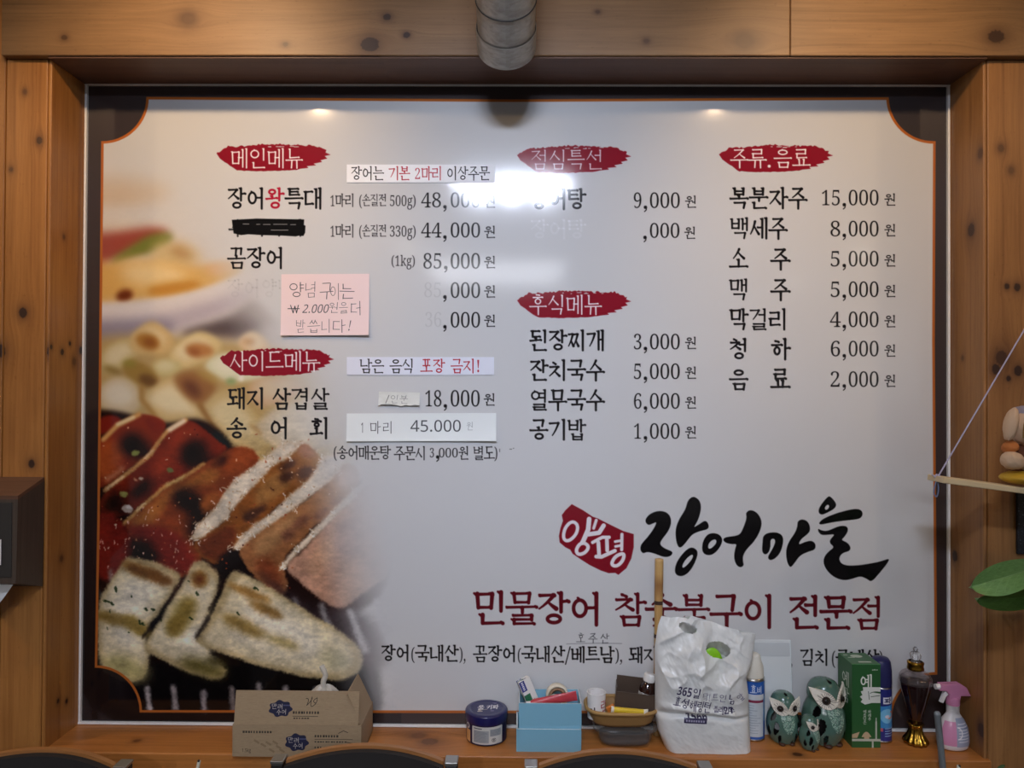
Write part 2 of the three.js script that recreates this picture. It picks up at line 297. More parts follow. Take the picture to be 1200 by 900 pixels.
  lump([[640, 600], [740, 500], [840, 470], [950, 600], [1050, 790], [980, 850], [840, 800], [720, 690]], '#c6ac78', '#d6c497');
  lump([[940, 700], [1120, 560], [1400, 500], [1500, 760], [1200, 900], [1040, 800]], '#c9b797', '#d6c9b0');
  lump([[900, 440], [1100, 400], [1300, 460], [1150, 560], [960, 600]], '#c9a57e', '#cfb792');
  P(270, 447, 6, 4, '#8fa06a', 2); P(282, 442, 3, 5, '#e8e2d0', 1.5);
  L(z3([[300, 470], [300, 540], [380, 640]]), '#a67a3c', 5, 2.5); L(z3([[640, 570], [720, 700], [780, 760]]), '#8f6230', 5, 2.5); L(z3([[940, 690], [1000, 740]]), '#b08a58', 4, 2);
  // red glazed slabs
  B([[80, 480], [140, 480], [190, 500], [240, 484], [290, 545], [330, 540], [440, 560], [470, 640], [440, 720], [330, 730], [80, 720]], '#1c0c0a', 2.5);
  B(z1([[30, 100], [120, 70], [190, 110], [110, 170], [30, 200]]), '#7c1d12', 1.5);
  B(z3([[680, 770], [740, 705], [830, 800], [800, 840], [720, 810]]), '#15191a', 2);
  const dark = (x, y, rx, ry, a = 0, c = '#120908') => P(x, y, rx * 1.1, ry * 1.1, c, 5.5, a);
  B(z1([[30, 230], [110, 170], [180, 110], [280, 60], [430, 110], [400, 190], [350, 280], [220, 370], [80, 480], [30, 480]]), '#8a2c15', 1.2);
  B(z1([[30, 260], [130, 200], [200, 260], [160, 380], [30, 470]]), '#a94a20', 3.5); B(z1([[290, 80], [420, 110], [400, 190], [330, 170]]), '#7d2415', 2);
  L(z1([[70, 215], [150, 135], [220, 100], [270, 75]]), '#d9a25c', 5.5, 1.3); L(z1([[150, 130], [240, 90]]), '#e7cf9c', 4, 1.2);
  dark(154, 522, 14, 14, 0.4); dark(168, 530, 10, 8); P(158, 531, 5, 3.6, '#7d8444', 0.7, -0.2); L(z1([[90, 440], [160, 390], [180, 370]]), '#cf8a62', 4, 2);
  B(z1([[60, 520], [220, 400], [350, 300], [400, 210], [470, 140], [550, 95], [640, 160], [720, 230], [780, 270], [640, 345], [540, 400], [410, 480], [280, 570], [190, 660], [40, 610]]), '#7c2312', 1);
  B(z1([[400, 250], [480, 160], [560, 130], [640, 200], [520, 240], [500, 330], [400, 440], [330, 420]]), '#93301a', 3.5);
  L(z1([[85, 492], [200, 405], [335, 300], [375, 235], [430, 165], [530, 105]]), '#d59a5a', 5, 1); L(z1([[90, 490], [180, 420]]), '#e6c394', 2.4, 0.8); L(z1([[300, 320], [350, 275]]), '#e3bd8b', 2.6, 0.8); L(z1([[440, 160], [520, 110]]), '#ecd9bd', 5, 1.4);
  dark(226, 532, 15, 17, 0.3); dark(240, 545, 10, 8, 0.3); dark(132, 590, 10, 14, 0.8); dark(164, 574, 16, 8, -0.7); dark(145, 600, 8, 7); dark(190, 520, 4, 3); dark(198, 560, 6, 4, 0.3, '#3b1510');
  for (const [x, y, r, c] of [[185, 520, 4.4, '#8d8b4a'], [280, 435, 2.5, '#b9a58e'], [250, 435, 2, '#c98f6c'], [445, 385, 4, '#5d6438'], [205, 600, 6.5, '#a8998e'], [215, 590, 3, '#d4ccc6']]) P(x / 4.739 + 105, y / 4.739 + 470, r, r * 0.75, c, 0.6, 0.3);
  B(z2([[0, 230], [100, 165], [220, 90], [320, 110], [350, 190], [190, 270], [140, 380], [40, 470], [0, 560]]), '#8c3717', 1.2);
  B(z1([[165, 700], [290, 590], [420, 480], [640, 350], [780, 270], [853, 330], [853, 430], [760, 510], [690, 600], [560, 730], [570, 800], [640, 890], [560, 980], [420, 980], [300, 820]]), '#8d3a1a', 1);
  B(z1([[200, 690], [300, 600], [420, 490], [560, 430], [640, 370], [740, 380], [700, 460], [560, 480], [440, 520], [400, 640], [300, 700]]), '#b96a2c', 3.5);
  B(z1([[180, 700], [300, 690], [480, 720], [560, 820], [620, 960], [420, 960], [300, 820]]), '#7e2017', 3);
  B(z1([[20, 600], [140, 630], [210, 720], [270, 850], [190, 870], [150, 1000], [20, 1000]]), '#7a1c14', 2);
  L(z1([[185, 685], [280, 590], [400, 485], [500, 435], [630, 350]]), '#cf9350', 4, 1); L(z1([[420, 470], [520, 420]]), '#d9b36d', 3, 0.9); L(z1([[255, 610], [300, 570]]), '#e0c08c', 2.4, 0.7);
  dark(223, 590, 24, 13, 0.5); dark(235, 600, 12, 14, 0.2); dark(262, 541, 13, 6, 0.15); dark(218, 575, 8, 4); dark(228, 620, 10, 12, 0.4); dark(168, 650, 14, 20, -0.8); P(270, 540, 12, 5, '#2c0e0a', 2);
  B(z2([[230, 100], [320, 110], [300, 180], [220, 230], [160, 250], [170, 180]]), '#a2451b', 3); B(z2([[60, 330], [160, 300], [150, 370], [60, 440]]), '#a95522', 3);
  // brown slabs with white flesh
  B(z2([[15, 560], [100, 510], [190, 450], [210, 390], [290, 310], [400, 180], [480, 125], [560, 70], [630, 140], [650, 190], [600, 260], [500, 330], [410, 390], [330, 480], [240, 540], [230, 640], [130, 670], [50, 620]]), '#99531f', 1);
  B(z2([[300, 330], [420, 190], [520, 230], [460, 320], [340, 400]]), '#b87a3e', 3.5); B(z2([[20, 570], [140, 500], [220, 470], [230, 540], [200, 640], [100, 650]]), '#713018', 2.5); B(z2([[500, 90], [570, 80], [620, 140], [560, 160]]), '#b06a48', 3);
  for (const [x, y, rx, ry] of [[480, 185, 50, 24], [560, 220, 50, 34], [470, 240, 40, 30], [300, 430, 40, 30], [340, 400, 40, 20]]) P(x / 4.09 + 220, y / 4.09 + 500, rx / 4.09, ry / 4.09, '#41251a', 2.6, -0.4);
  B(z2([[130, 640], [230, 560], [300, 680], [380, 770], [470, 830], [540, 960], [350, 880], [150, 740]]), '#130b0b', 2.5);
  B(z2([[220, 590], [310, 530], [400, 460], [520, 390], [640, 300], [740, 170], [810, 180], [830, 260], [760, 340], [680, 420], [600, 480], [540, 550], [470, 610], [450, 690], [490, 770], [440, 820], [380, 790], [300, 700]]), '#a0653c', 1);
  B(z2([[300, 560], [420, 470], [540, 400], [560, 450], [440, 560], [340, 640]]), '#b98454', 3.5); B(z2([[300, 650], [400, 620], [440, 700], [460, 800], [400, 790]]), '#7d3c22', 3.5); B(z2([[700, 220], [800, 190], [820, 260], [720, 320]]), '#c99a7c', 4);
  for (const [x, y, rx, ry] of [[640, 420, 50, 22], [540, 460, 50, 26], [480, 520, 40, 30], [720, 360, 40, 16]]) P(x / 4.09 + 220, y / 4.09 + 500, rx / 4.09, ry / 4.09, '#6d4432', 3, -0.6);
  B(z2([[450, 680], [560, 590], [700, 430], [800, 330], [960, 220], [1000, 700], [850, 790], [740, 890], [640, 840], [540, 750]]), '#b98a70', 1.4);
  B(z2([[560, 640], [700, 480], [740, 560], [640, 720], [580, 720]]), '#c99878', 4); P(410, 630, 18, 26, '#9d7a6c', 4, 0.3);
  const flesh = (pts, w) => {
    B(z2(pts), '#c9a882', 2.5); L(z2([...pts, pts[0]]), '#d3b999', 3, 1.2); B(z2(pts), '#d8cab6', 1.6);
    for (const [x, y] of z2(pts)) for (let k = 0; k < 9; k++) { const a = x + rr(-w, w), b = y + rr(-w, w); L([[a, b], [a + rr(-5, 2), b + rr(-4, 4)]], ['#ebe2d4', '#d9c7ae', '#a98a66', '#c7ad8c'][k % 4], rr(0.6, 1.2)); }
  };
  flesh([[22, 540], [45, 475], [90, 440], [140, 390], [180, 320], [230, 255], [300, 210], [380, 140], [460, 80], [530, 80], [480, 140], [400, 175], [340, 250], [270, 320], [200, 395], [180, 440], [100, 500], [40, 545]], 5);
  flesh([[222, 585], [260, 525], [330, 475], [400, 425], [480, 345], [560, 285], [630, 200], [650, 150], [750, 140], [720, 215], [620, 300], [500, 390], [380, 470], [310, 520], [240, 585]], 5);
  flesh([[452, 672], [520, 585], [600, 510], [700, 405], [800, 305], [900, 215], [905, 230], [805, 325], [700, 425], [600, 530], [520, 600], [455, 680]], 2.5);
  for (let k = 0; k < 90; k++) { const x = rr(115, 240), y = rr(590, 690); if (x * 0.9 + y < 735 || x - y * 0.9 > -330) continue; L([[x, y], [x + rr(-1, 2), y + rr(-5, 1)]], '#e3b5a0', 0.9); }
  for (let k = 0; k < 170; k++) { const x = rr(114, 430), y = rr(500, 700); if (x + y < 640 || y - 480 > (470 - x) * 1.6) continue; P(x, y, rr(0.5, 1.6), rr(0.4, 1.1), ['#c9673a', '#d79a6e', '#e6c8a6', '#3a1410', '#a33a22', '#d3a274'][k % 6], 0, rr(0, 3)); }
  // grill and front pieces
  B(z4([[-30, 60], [40, 90], [90, 190], [200, 250], [480, 150], [760, 210], [900, 260], [1000, 340], [1100, 420], [1110, 700], [-30, 700]]), '#0d0b0c', 3);
  B(z4([[620, 60], [760, 170], [900, 240], [1040, 220], [1160, 420], [1040, 460], [900, 320], [700, 160]]), '#2c2022', 5);
  for (const [x0, y0, x1, y1, c, w] of [[785, 190, 805, 260, '#7d7678', 5], [880, 215, 915, 320, '#96908f', 6], [985, 240, 1040, 380, '#b9b4b5', 8], [1080, 200, 1130, 360, '#cbc8ca', 8], [118, 90, 122, 130, '#7d6f68', 5]]) L(z4([[x0, y0], [x1, y1]]), c, w, 2.2);
  for (const [x, c, y] of [[52, '#2b2525', 500], [155, '#332d2d', 490], [252, '#a9a1a0', 515], [346, '#9d9493', 512], [454, '#8f8686', 530], [556, '#756c6b', 516], [655, '#8a8281', 505], [752, '#8f8685', 512], [860, '#a59c9b', 520]]) { L(z4([[x, y], [x + 8, y + 78]]), c, 6.5, 1.4); L(z4([[x + 8, y + 95], [x + 14, y + 160]]), '#231e1e', 6, 2.2); }
  const pale = (pts, mid) => { const q = z4(pts); B(q, '#b29c70', 1.3); const m = z4([mid])[0]; B(q.map(([x, y]) => [x * 0.88 + m[0] * 0.12, y * 0.88 + m[1] * 0.12]), '#d9caa8', 3); B(q.map(([x, y]) => [x * 0.55 + m[0] * 0.45, y * 0.55 + m[1] * 0.45]), '#e8ddc6', 6); };
  pale([[70, 195], [120, 130], [160, 60], [185, 38], [270, 55], [388, 100], [340, 170], [290, 250], [230, 310], [265, 400], [240, 490], [150, 490], [70, 440]], [190, 210]);
  pale([[230, 380], [270, 310], [340, 200], [395, 110], [410, 60], [450, 45], [525, 110], [500, 180], [470, 260], [455, 330], [490, 420], [545, 450], [520, 490], [420, 470], [300, 410]], [390, 250]);
  pale([[415, 355], [440, 300], [480, 260], [520, 170], [550, 95], [575, 88], [640, 120], [760, 190], [900, 280], [1010, 350], [1040, 420], [1000, 480], [900, 490], [700, 450], [520, 390]], [700, 300]);
  const ch = (x, y, rx, ry, a, c = '#96682c', b = 3) => P(x / 3.077 + 90, y / 3.077 + 640, rx / 3.077, ry / 3.077, c, b, a);
  ch(230, 92, 80, 24, 0.35, '#94642a'); ch(290, 115, 60, 20, 0.4, '#7a4a1e'); ch(215, 88, 36, 14, 0.3, '#6f431c', 2); ch(440, 118, 34, 34, 0.6, '#95672e'); ch(440, 122, 16, 16, 0.4, '#6a351a', 2); ch(130, 265, 80, 22, 0.2, '#8f7236'); ch(210, 290, 60, 28, 0.6, '#a3853f'); ch(380, 250, 40, 80, 0.5, '#a5883f', 5); ch(350, 290, 30, 40, 0.5, '#8e7233', 4);
  ch(620, 170, 90, 16, 0.4, '#a9793a'); ch(680, 230, 70, 20, 0.45, '#97703a'); ch(600, 290, 90, 26, 0.45, '#a08043', 4); ch(740, 350, 70, 20, 0.35, '#b09a64', 4); ch(930, 410, 60, 40, 0.3, '#b4aa88', 5); ch(170, 440, 90, 40, 0.3, '#b9ac72', 6); ch(450, 440, 90, 26, 0.3, '#5d5326', 5); ch(500, 420, 40, 14, 0.3, '#3c3517', 4);
  for (const [x, y, r, a] of [[140, 158, 9, 1.5], [105, 200, 12, 0.3], [125, 210, 9, 0.8], [196, 184, 6, 1.3], [245, 232, 8, 0.6], [270, 232, 7, 0.2], [225, 275, 9, 1], [238, 282, 8, 0.6], [185, 315, 5, 0.3], [580, 245, 7, 0.9], [640, 155, 8, 0.2], [650, 160, 5, 0.9], [433, 172, 7, 1.4], [410, 262, 8, 0.6], [118, 240, 5, 1.5], [106, 300, 5, 1], [400, 130, 5, 0.5], [300, 270, 6, 1.2]]) P(x / 3.077 + 90, y / 3.077 + 640, r / 2.6, r / 6.5, '#2f3c22', 0, a);
  L(z4([[235, 330], [270, 290], [300, 255]]), '#191417', 3.2, 1.4); L(z4([[430, 330], [470, 262]]), '#191417', 4.5, 1.6); L(z4([[520, 110], [505, 180], [475, 230]]), '#1a1210', 3, 1.5); L(z4([[388, 105], [350, 160]]), '#3a2418', 2, 1);
  // grain of the print: edges broken up, fine texture over the food in focus
  const src = f.getImageData(0, 0, FW, FH), sd = src.data, out = f.createImageData(FW, FH), od = out.data;
  for (let j = 0; j < FH; j++) for (let i = 0; i < FW; i++) {
    const x = i / S + FX, y = j / S + FY, focus = Math.min(1, Math.max(0.08, (y - 480 + (x - 180) * 0.2) / 90)), k = focus * S;
    const u = Math.min(FW - 1, Math.max(0, Math.round(i + k * (3.4 * (fbm(x * 0.09, y * 0.09, 3) - 0.5) + 1.5 * (noise(x * 0.5, y * 0.5, 7) - 0.5)))));
    const v = Math.min(FH - 1, Math.max(0, Math.round(j + k * (3.4 * (fbm(x * 0.09, y * 0.09, 5) - 0.5) + 1.5 * (noise(x * 0.5, y * 0.5, 9) - 0.5)))));
    const a = (v * FW + u) * 4, o = (j * FW + i) * 4, n = 1 + focus * (0.30 * (fbm(x * 0.16, y * 0.3, 11) - 0.5) + 0.07 * (noise(x * 0.9, y * 0.9, 13) - 0.5) + 0.4 * (fbm(x * 0.05, y * 0.06, 19) - 0.5)), lift = focus * 5 * (noise(x * 0.6, y * 0.6, 15) - 0.45);
    const ripe = Math.min(1, Math.max(0, (sd[a] - sd[a + 2] - 60) / 70)) * focus; for (let c = 0; c < 3; c++) od[o + c] = Math.min(255, (sd[a + c] * n + lift) * (1.04 - 0.17 * ripe) + (c ? 3 * ripe : 0));
    od[o + 3] = 255;
  }
  const [c2, q2] = canvas(FW, FH); q2.putImageData(out, 0, 0);
  g.imageSmoothingEnabled = true; g.drawImage(c2, FX, FY, FW / S, FH / S);
  const fade = (x0, y0, x1, y1, a) => { g.fillStyle = lin(x0, y0, x1, y1, [0, 'rgba(213,213,213,0)'], [0.55, `rgba(213,213,213,${a * 0.6})`], [1, `rgba(213,213,213,${a})`]); g.fillRect(60, 60, 1100, 850); };
  fade(365, 640, 470, 600, 1); fade(325, 480, 440, 400, 1); fade(385, 780, 472, 772, 1); fade(250, 325, 350, 255, 0.95); fade(150, 250, 150, 175, 1);
  g.fillStyle = '#d5d5d5'; g.fillRect(478, 60, 700, 850); g.fillRect(60, 60, 700, 122);
}
// --- dark margin and orange line with scooped corners
const inner = new Path2D('M 172 114 A 53 53 0 0 1 119 166 L 114.5 600 L 111.5 782 A 53 53 0 0 1 164 834.5 L 683 835.5 L 1045 838 A 53 53 0 0 1 1098 790 L 1095 400 L 1096 166 A 54 54 0 0 1 1041 114.5 L 600 117 Z');
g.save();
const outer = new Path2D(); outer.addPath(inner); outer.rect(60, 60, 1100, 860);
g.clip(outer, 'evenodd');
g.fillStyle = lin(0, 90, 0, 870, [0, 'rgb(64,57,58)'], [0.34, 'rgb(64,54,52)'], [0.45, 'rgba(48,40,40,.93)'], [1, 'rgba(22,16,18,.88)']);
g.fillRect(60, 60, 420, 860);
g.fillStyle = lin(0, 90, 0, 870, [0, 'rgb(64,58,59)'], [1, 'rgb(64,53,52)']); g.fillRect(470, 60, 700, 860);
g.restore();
g.strokeStyle = '#b8662c'; g.lineWidth = 3; g.stroke(inner);

// --- red brush patches with white headings
function patch(x, y) {
  const pts = []; const W = 134, H = 34;
  const top = (t) => 3 + 2.2 * Math.sin(t * 9) * (1 - t) + (t > 0.9 ? (t - 0.9) * 60 : 0) + (t < 0.1 ? (0.1 - t) * 90 : 0);
  for (let k = 0; k <= 60; k++) { const t = k / 60; pts.push([x + 1 + t * (W - 8), y + top(t) + rr(-1.1, 1.1)]); }
  for (const [a, b] of [[129, 9], [128, 12], [134, 14.5], [127, 16], [130, 19], [122, 21], [124, 23], [114, 25], [117, 27], [106, 28], [108, 30], [98, 31]]) pts.push([x + a, y + b]);
  for (let k = 0; k <= 30; k++) { const t = 1 - k / 30; pts.push([x + 10 + t * 84, y + 32 + 1.8 * Math.sin(t * 3.1) + rr(-0.4, 0.4) - (t < 0.16 ? (0.16 - t) * 55 : 0)]); }
  pts.push([x + 4, y + 19], [x, y + 13]);
  g.fillStyle = RED; straight(g, pts); g.fill();
  for (let k = 0; k < 7; k++) { g.fillStyle = 'rgba(213,213,213,.85)'; g.fillRect(x + rr(52, 100), y + rr(3.5, 5), rr(1.5, 6), 1); }
}
const HEAD = { weight: 0.085, color: '#f6eef0', serif: true, flat: 0.8 };
patch(253, 166); line(g, '메인메뉴', 270.5, 173.5, 19, 22.5, 21.4, HEAD);
patch(257, 406.5); line(g, '사이드메뉴', 268.5, 412, 19.5, 22.5, 21.5, HEAD);
patch(606, 168); line(g, '점심특선', 622.5, 175, 19, 22.5, 21.6, { ...HEAD, color: '#e9dade', weight: 0.075 });
patch(606, 338.5); line(g, '후식메뉴', 621, 345.5, 19, 22.5, 21.6, HEAD);
patch(843, 167); line(g, '주류', 857, 174, 20, 21.5, 21.5, HEAD); spot(902, 194, 1.8, 1.8, '#f6eef0'); line(g, '음료', 908, 174, 20, 21.5, 22, HEAD);
// --- dishes and prices
const BOLD = { weight: 0.13, color: INK, serif: true, flat: 0.76 }, WON = { weight: 0.1, color: INK, serif: true };
const won = (x, y, w = 12.5) => drawHangul(g, '원', x, y, w, 13.5, WON);
const zeros = (head, x0, comma, z0, z1, y0, y1, color = INK) => {
  if (head) fit(g, head, x0, comma - 1.5, y0, y1, color);
  g.fillStyle = color; g.beginPath(); g.ellipse(comma + 2.2, y1 - 0.8, 2, 2, 0, 0, 7); g.fill(); strokeLine([[comma + 3.6, y1 - 0.5], [comma + 3, y1 + 2.6], [comma + 1.2, y1 + 4.2]], color, 1.2);
  fit(g, '000', z0, z1, y0, y1, color);
};
const C1 = (t, y) => line(g, t, 266.5, y, 20, 24, 22.4, BOLD);
C1('장어', 220); drawHangul(g, '왕', 311.5, 220, 20, 24, { ...BOLD, color: '#b11d38' }); line(g, '특대', 334, 220, 20, 24, 22.4, BOLD);
line(g, '수어특대', 268, 257, 19, 19, 22, { ...BOLD, color: '#3b3b3d' });
g.save(); g.fillStyle = '#161617'; straight(g, [[271, 257], [300, 255.5], [356, 256.5], [355.5, 263], [357.5, 264], [357, 272], [355, 276], [350, 275.5], [346, 276.5], [330, 275.5], [308, 275], [290, 274], [282, 275], [273, 273]]); g.fill();
g.strokeStyle = '#8f8f90'; g.lineWidth = 0.9; for (const [a, b, y] of [[284, 291, 262], [300, 304, 262.2], [308, 316, 262.4], [320, 336, 262.3], [340, 346, 262.6], [317, 337, 269]]) { g.beginPath(); g.moveTo(a, y); g.lineTo(b, y); g.stroke(); } g.restore();
C1('꼼장어', 290);
g.globalAlpha = 0.035; line(g, '장어양념', 266, 327, 17, 21, 20, BOLD); g.globalAlpha = 1;
const SM = { weight: 0.115, color: '#2a282a', serif: true };
for (const [y, n] of [[227, '500g'], [263, '330g']]) { fit(g, '1', 386, 392.5, y + 1, y + 14, SM.color); line(g, '마리', 393, y - 0.5, 10, 15, 11.3, SM); fit(g, '(', 420, 424, y + 1, y + 14.5, SM.color); line(g, '손질전', 424.5, y, 8.6, 13.5, 9.6, SM); fit(g, n + ')', 456, 487.5, y + 1, y + 14, SM.color, 'serif'); }
fit(g, '(1kg)', 458, 486.5, 299, 311, SM.color);
zeros('48', 493, 519, 527, 563.5, 224.5, 242.5); won(568, 229);
zeros('44', 493, 519, 527, 563.5, 260, 278); won(568, 264.5);
zeros('85', 495, 520, 527, 563.5, 295.5, 314); won(568, 300);
g.globalAlpha = 0.08; fit(g, '85', 496, 518, 330, 348, INK); fit(g, '36', 497, 518, 365, 383, INK); g.globalAlpha = 1;
zeros('', 0, 519, 527, 563.5, 330, 348.5); won(568, 334.5);
zeros('', 0, 519, 527, 563.5, 365, 383.5); won(568, 369);
line(g, '돼지', 266.5, 455, 20, 24, 22.4, BOLD); line(g, '삼겹살', 319, 455.5, 20, 24, 22.6, BOLD);
for (const [c, x] of [['송', 266], ['어', 316], ['회', 363.5]]) drawHangul(g, c, x, 490, 21, 24, BOLD);
zeros('18', 497, 519.5, 527, 563, 457.5, 476.5); won(567.5, 461.5);
fit(g, '(', 390, 394.5, 524, 538, INK); line(g, '송어매운탕', 395, 523, 11.6, 15.5, 12.6, SM); line(g, '주문시', 462, 523.5, 11.6, 15.5, 12.4, SM); zeros('3', 503, 510.5, 513.5, 537, 525, 536.5); drawHangul(g, '원', 538, 523.5, 11, 15, SM); line(g, '별도', 555, 523.5, 11.6, 15.5, 12.6, SM); fit(g, ')', 579, 583.5, 524, 538.5, INK);
g.fillStyle = '#777'; g.fillRect(585, 526, 1, 4); g.fillRect(597, 526, 3, 1); g.fillRect(601, 525, 1.5, 1);
const C2 = (t, y) => line(g, t, 621.5, y, 20, 23.5, 22.2, BOLD), P2 = (n, y) => { zeros(n, 742, 754.5, 761, 798, y, y + 18.5); won(804, y + 4.5); };
C2('장어탕', 221); P2('9', 224.5); g.globalAlpha = 0.16; line(g, '장어탕', 622, 257, 20, 22, 22, { ...BOLD, color: '#fbfbfd' }); g.globalAlpha = 1;
zeros('', 0, 754, 761, 797.5, 260.5, 278.5); won(803, 265.5);
C2('된장찌개', 387); P2('3', 390.5); C2('잔치국수', 422); P2('5', 425.5); C2('열무국수', 457); P2('6', 460.5); C2('공기밥', 492); P2('1', 495.5);
const P3 = (n, y, x0 = 973) => { zeros(n, x0, 988, 994.5, 1031.5, y, y + 18.5); won(1038, y + 5); };
line(g, '복분자주', 856.5, 219.5, 20.5, 24, 23, BOLD); P3('15', 221.5, 962.5);
line(g, '백세주', 857, 255, 20.5, 24, 22.6, BOLD); P3('8', 257.5);
[['소주', 291, '5'], ['맥주', 327, '5'], ['', 0, ''], ['청하', 397, '6'], ['음료', 432.5, '2']].forEach(([t, y, n]) => { if (t) { drawHangul(g, t[0], 856, y, 20.5, 24, BOLD); drawHangul(g, t[1], 904.5, y, 21.5, 24, BOLD); P3(n, y + 2); } });
line(g, '막걸리', 856.5, 362, 20, 24, 23, BOLD); P3('4', 364.5);
// --- sub-title, origin line
const SUB = { weight: 0.135, color: '#5f111c', serif: true, flat: 0.74 };
for (const [c, x] of [['민', 557], ['물', 594], ['장', 631], ['어', 669], ['참', 721], ['숯', 758], ['불', 796], ['구', 834], ['이', 872], ['전', 926], ['문', 963], ['점', 1000]]) drawHangul(g, c, x, 694.5 + (x - 557) * 0.014, 35, 37, SUB);
const ORG = { weight: 0.13, color: INK, serif: true };
const org = (t, x, y) => line(g, t, x, y, 15.2, 18.5, 17.1, ORG);
org('장어', 447, 757); fit(g, '(', 481, 486, 759, 775, INK); org('국내산', 487, 757.2); fit(g, '),', 538, 546, 759, 775, INK); org('꼼장어', 555, 757.8); fit(g, '(', 606, 611, 760, 776, INK); org('국내산', 612, 758.3); fit(g, '/', 662, 669, 759, 777, INK); org('베트남', 670, 758.8); fit(g, '),', 721, 730, 760, 776, INK); org('돼지', 738, 759.3);
fit(g, ',', 926, 930, 765, 781, INK); org('김치', 939, 762); fit(g, '(', 975, 980, 764, 781, INK); org('국내산', 981, 762.5); fit(g, ')', 1031, 1036, 764, 781, INK);
// pen note above the origin line
strokeLine([[664, 755.5], [700, 754.5], [729, 755]], '#8d8d92', 0.8); for (const [c, x] of [['호', 676], ['주', 690], ['산', 704]]) drawHangul(g, c, x, 743, 10, 11.5, { weight: 0.07, color: '#3b3b3f', wobble: 0.08 });
// --- big brush lettering and its red seal, outlines in steps of the photograph
const at7 = (p) => p.map(([x, y]) => [640 + x / 5.295, 570 + y / 5.295]), at8 = (p) => p.map(([x, y]) => [840 + x / 5.295, 570 + y / 5.295]);
const brush = (pts, c = '#0f0e10') => { g.fillStyle = c; smooth(g, pts); g.fill(); };
g.fillStyle = '#861826'; straight(g, at7([[160, 112], [230, 150], [290, 190], [320, 200], [400, 240], [480, 280], [545, 298], [545, 380], [530, 450], [500, 510], [450, 552], [430, 540], [390, 542], [340, 525], [270, 490], [215, 455], [165, 420], [150, 395], [120, 380], [85, 350], [80, 310], [90, 260], [105, 215], [98, 180], [120, 150]])); g.fill();
const WH = '#ece6ea', whites = (p, w) => { g.strokeStyle = WH; g.lineWidth = w; g.lineCap = g.lineJoin = 'round'; smooth(g, at7(p)); g.stroke(); }, wl = (p, w) => strokeLine(at7(p), WH, w);
whites([[160, 215], [200, 240], [190, 300], [140, 345], [105, 330], [115, 260]], 4); wl([[268, 205], [262, 270], [232, 340], [225, 352]], 5.6); wl([[262, 300], [330, 290], [358, 245]], 5.2); wl([[296, 262], [312, 212]], 3.6); whites([[235, 350], [268, 375], [245, 415], [200, 428], [185, 400], [205, 362]], 4.2);
wl([[290, 350], [350, 318], [392, 318]], 4); wl([[325, 350], [330, 430]], 4.6); wl([[378, 330], [380, 400]], 4.4); wl([[312, 438], [345, 440], [428, 402]], 4.6); wl([[472, 300], [470, 395]], 3.8); wl([[430, 345], [470, 338]], 3.2); wl([[432, 375], [470, 368]], 3.2); whites([[450, 425], [488, 418], [478, 465], [440, 500], [405, 490], [420, 450]], 4.2);
brush(at7([[612, 215], [640, 175], [700, 150], [760, 165], [782, 215], [765, 275], [720, 330], [705, 362], [740, 390], [792, 408], [775, 438], [730, 442], [680, 420], [630, 408], [600, 420], [585, 395], [590, 362], [630, 320], [672, 262], [690, 220], [665, 232], [635, 245]]));
brush(at7([[880, 90], [912, 62], [950, 80], [966, 125], [955, 185], [935, 232], [915, 260], [960, 232], [990, 212], [1010, 232], [1012, 268], [960, 278], [905, 300], [870, 352], [830, 392], [808, 345], [804, 265], [830, 200], [868, 145]]));
g.save(); g.fillStyle = '#0f0e10'; smooth(g, at7([[900, 378], [935, 392], [945, 420], [925, 480], [890, 535], [850, 562], [812, 556], [798, 528], [812, 470], [858, 408]])); const eye = at7([[915, 425], [912, 450], [880, 490], [852, 512], [845, 498], [862, 462], [895, 430]]); g.fill(); brush(eye, '#d4d4d4'); g.restore();
brush(at7([[1000, 300], [1040, 290], [1080, 300], [1100, 335], [1080, 385], [1040, 425], [1000, 432], [970, 410], [972, 350]])); brush(at7([[1030, 335], [1058, 330], [1060, 355], [1032, 385], [1008, 392], [1008, 362]]), '#d4d4d4');
brush(at8([[182, 165], [212, 145], [255, 165], [284, 215], [275, 275], [235, 345], [190, 390], [165, 430], [165, 470], [172, 492], [150, 508], [122, 490], [108, 440], [118, 385], [128, 358], [90, 362], [52, 350], [40, 330], [60, 316], [120, 310], [150, 298], [172, 250], [190, 195]]));
brush(at8([[290, 310], [320, 290], [380, 286], [415, 310], [415, 360], [395, 420], [360, 455], [330, 462], [318, 440], [345, 400], [368, 350], [362, 325], [335, 330], [338, 375], [325, 415], [300, 428], [283, 405], [288, 350]]));
brush(at8([[505, 215], [540, 204], [575, 225], [586, 275], [565, 300], [525, 330], [508, 368], [555, 345], [595, 338], [618, 360], [615, 395], [570, 408], [520, 430], [485, 480], [460, 510], [438, 470], [432, 400], [450, 345], [490, 290], [505, 250]]));
brush(at8([[640, 130], [690, 66], [710, 62], [750, 112], [735, 140], [690, 165], [655, 180], [634, 165]])); brush(at8([[672, 135], [690, 112], [704, 122], [698, 140], [680, 150]]), '#d4d4d4');
brush(at8([[635, 232], [660, 205], [720, 178], [800, 152], [880, 138], [912, 160], [905, 195], [870, 208], [790, 214], [700, 228], [650, 240]]));
brush(at8([[632, 262], [650, 275], [690, 280], [730, 262], [775, 245], [815, 250], [820, 280], [795, 318], [775, 335], [815, 350], [836, 380], [828, 405], [790, 412], [762, 440], [770, 478], [810, 495], [880, 494], [970, 480], [1030, 466], [1080, 448], [1060, 485], [1015, 540], [965, 598], [935, 575], [895, 560], [850, 575], [800, 587], [740, 572], [690, 530], [664, 480], [672, 435], [705, 400], [735, 380], [705, 355], [708, 330], [740, 298], [700, 302], [655, 305], [634, 285]]));

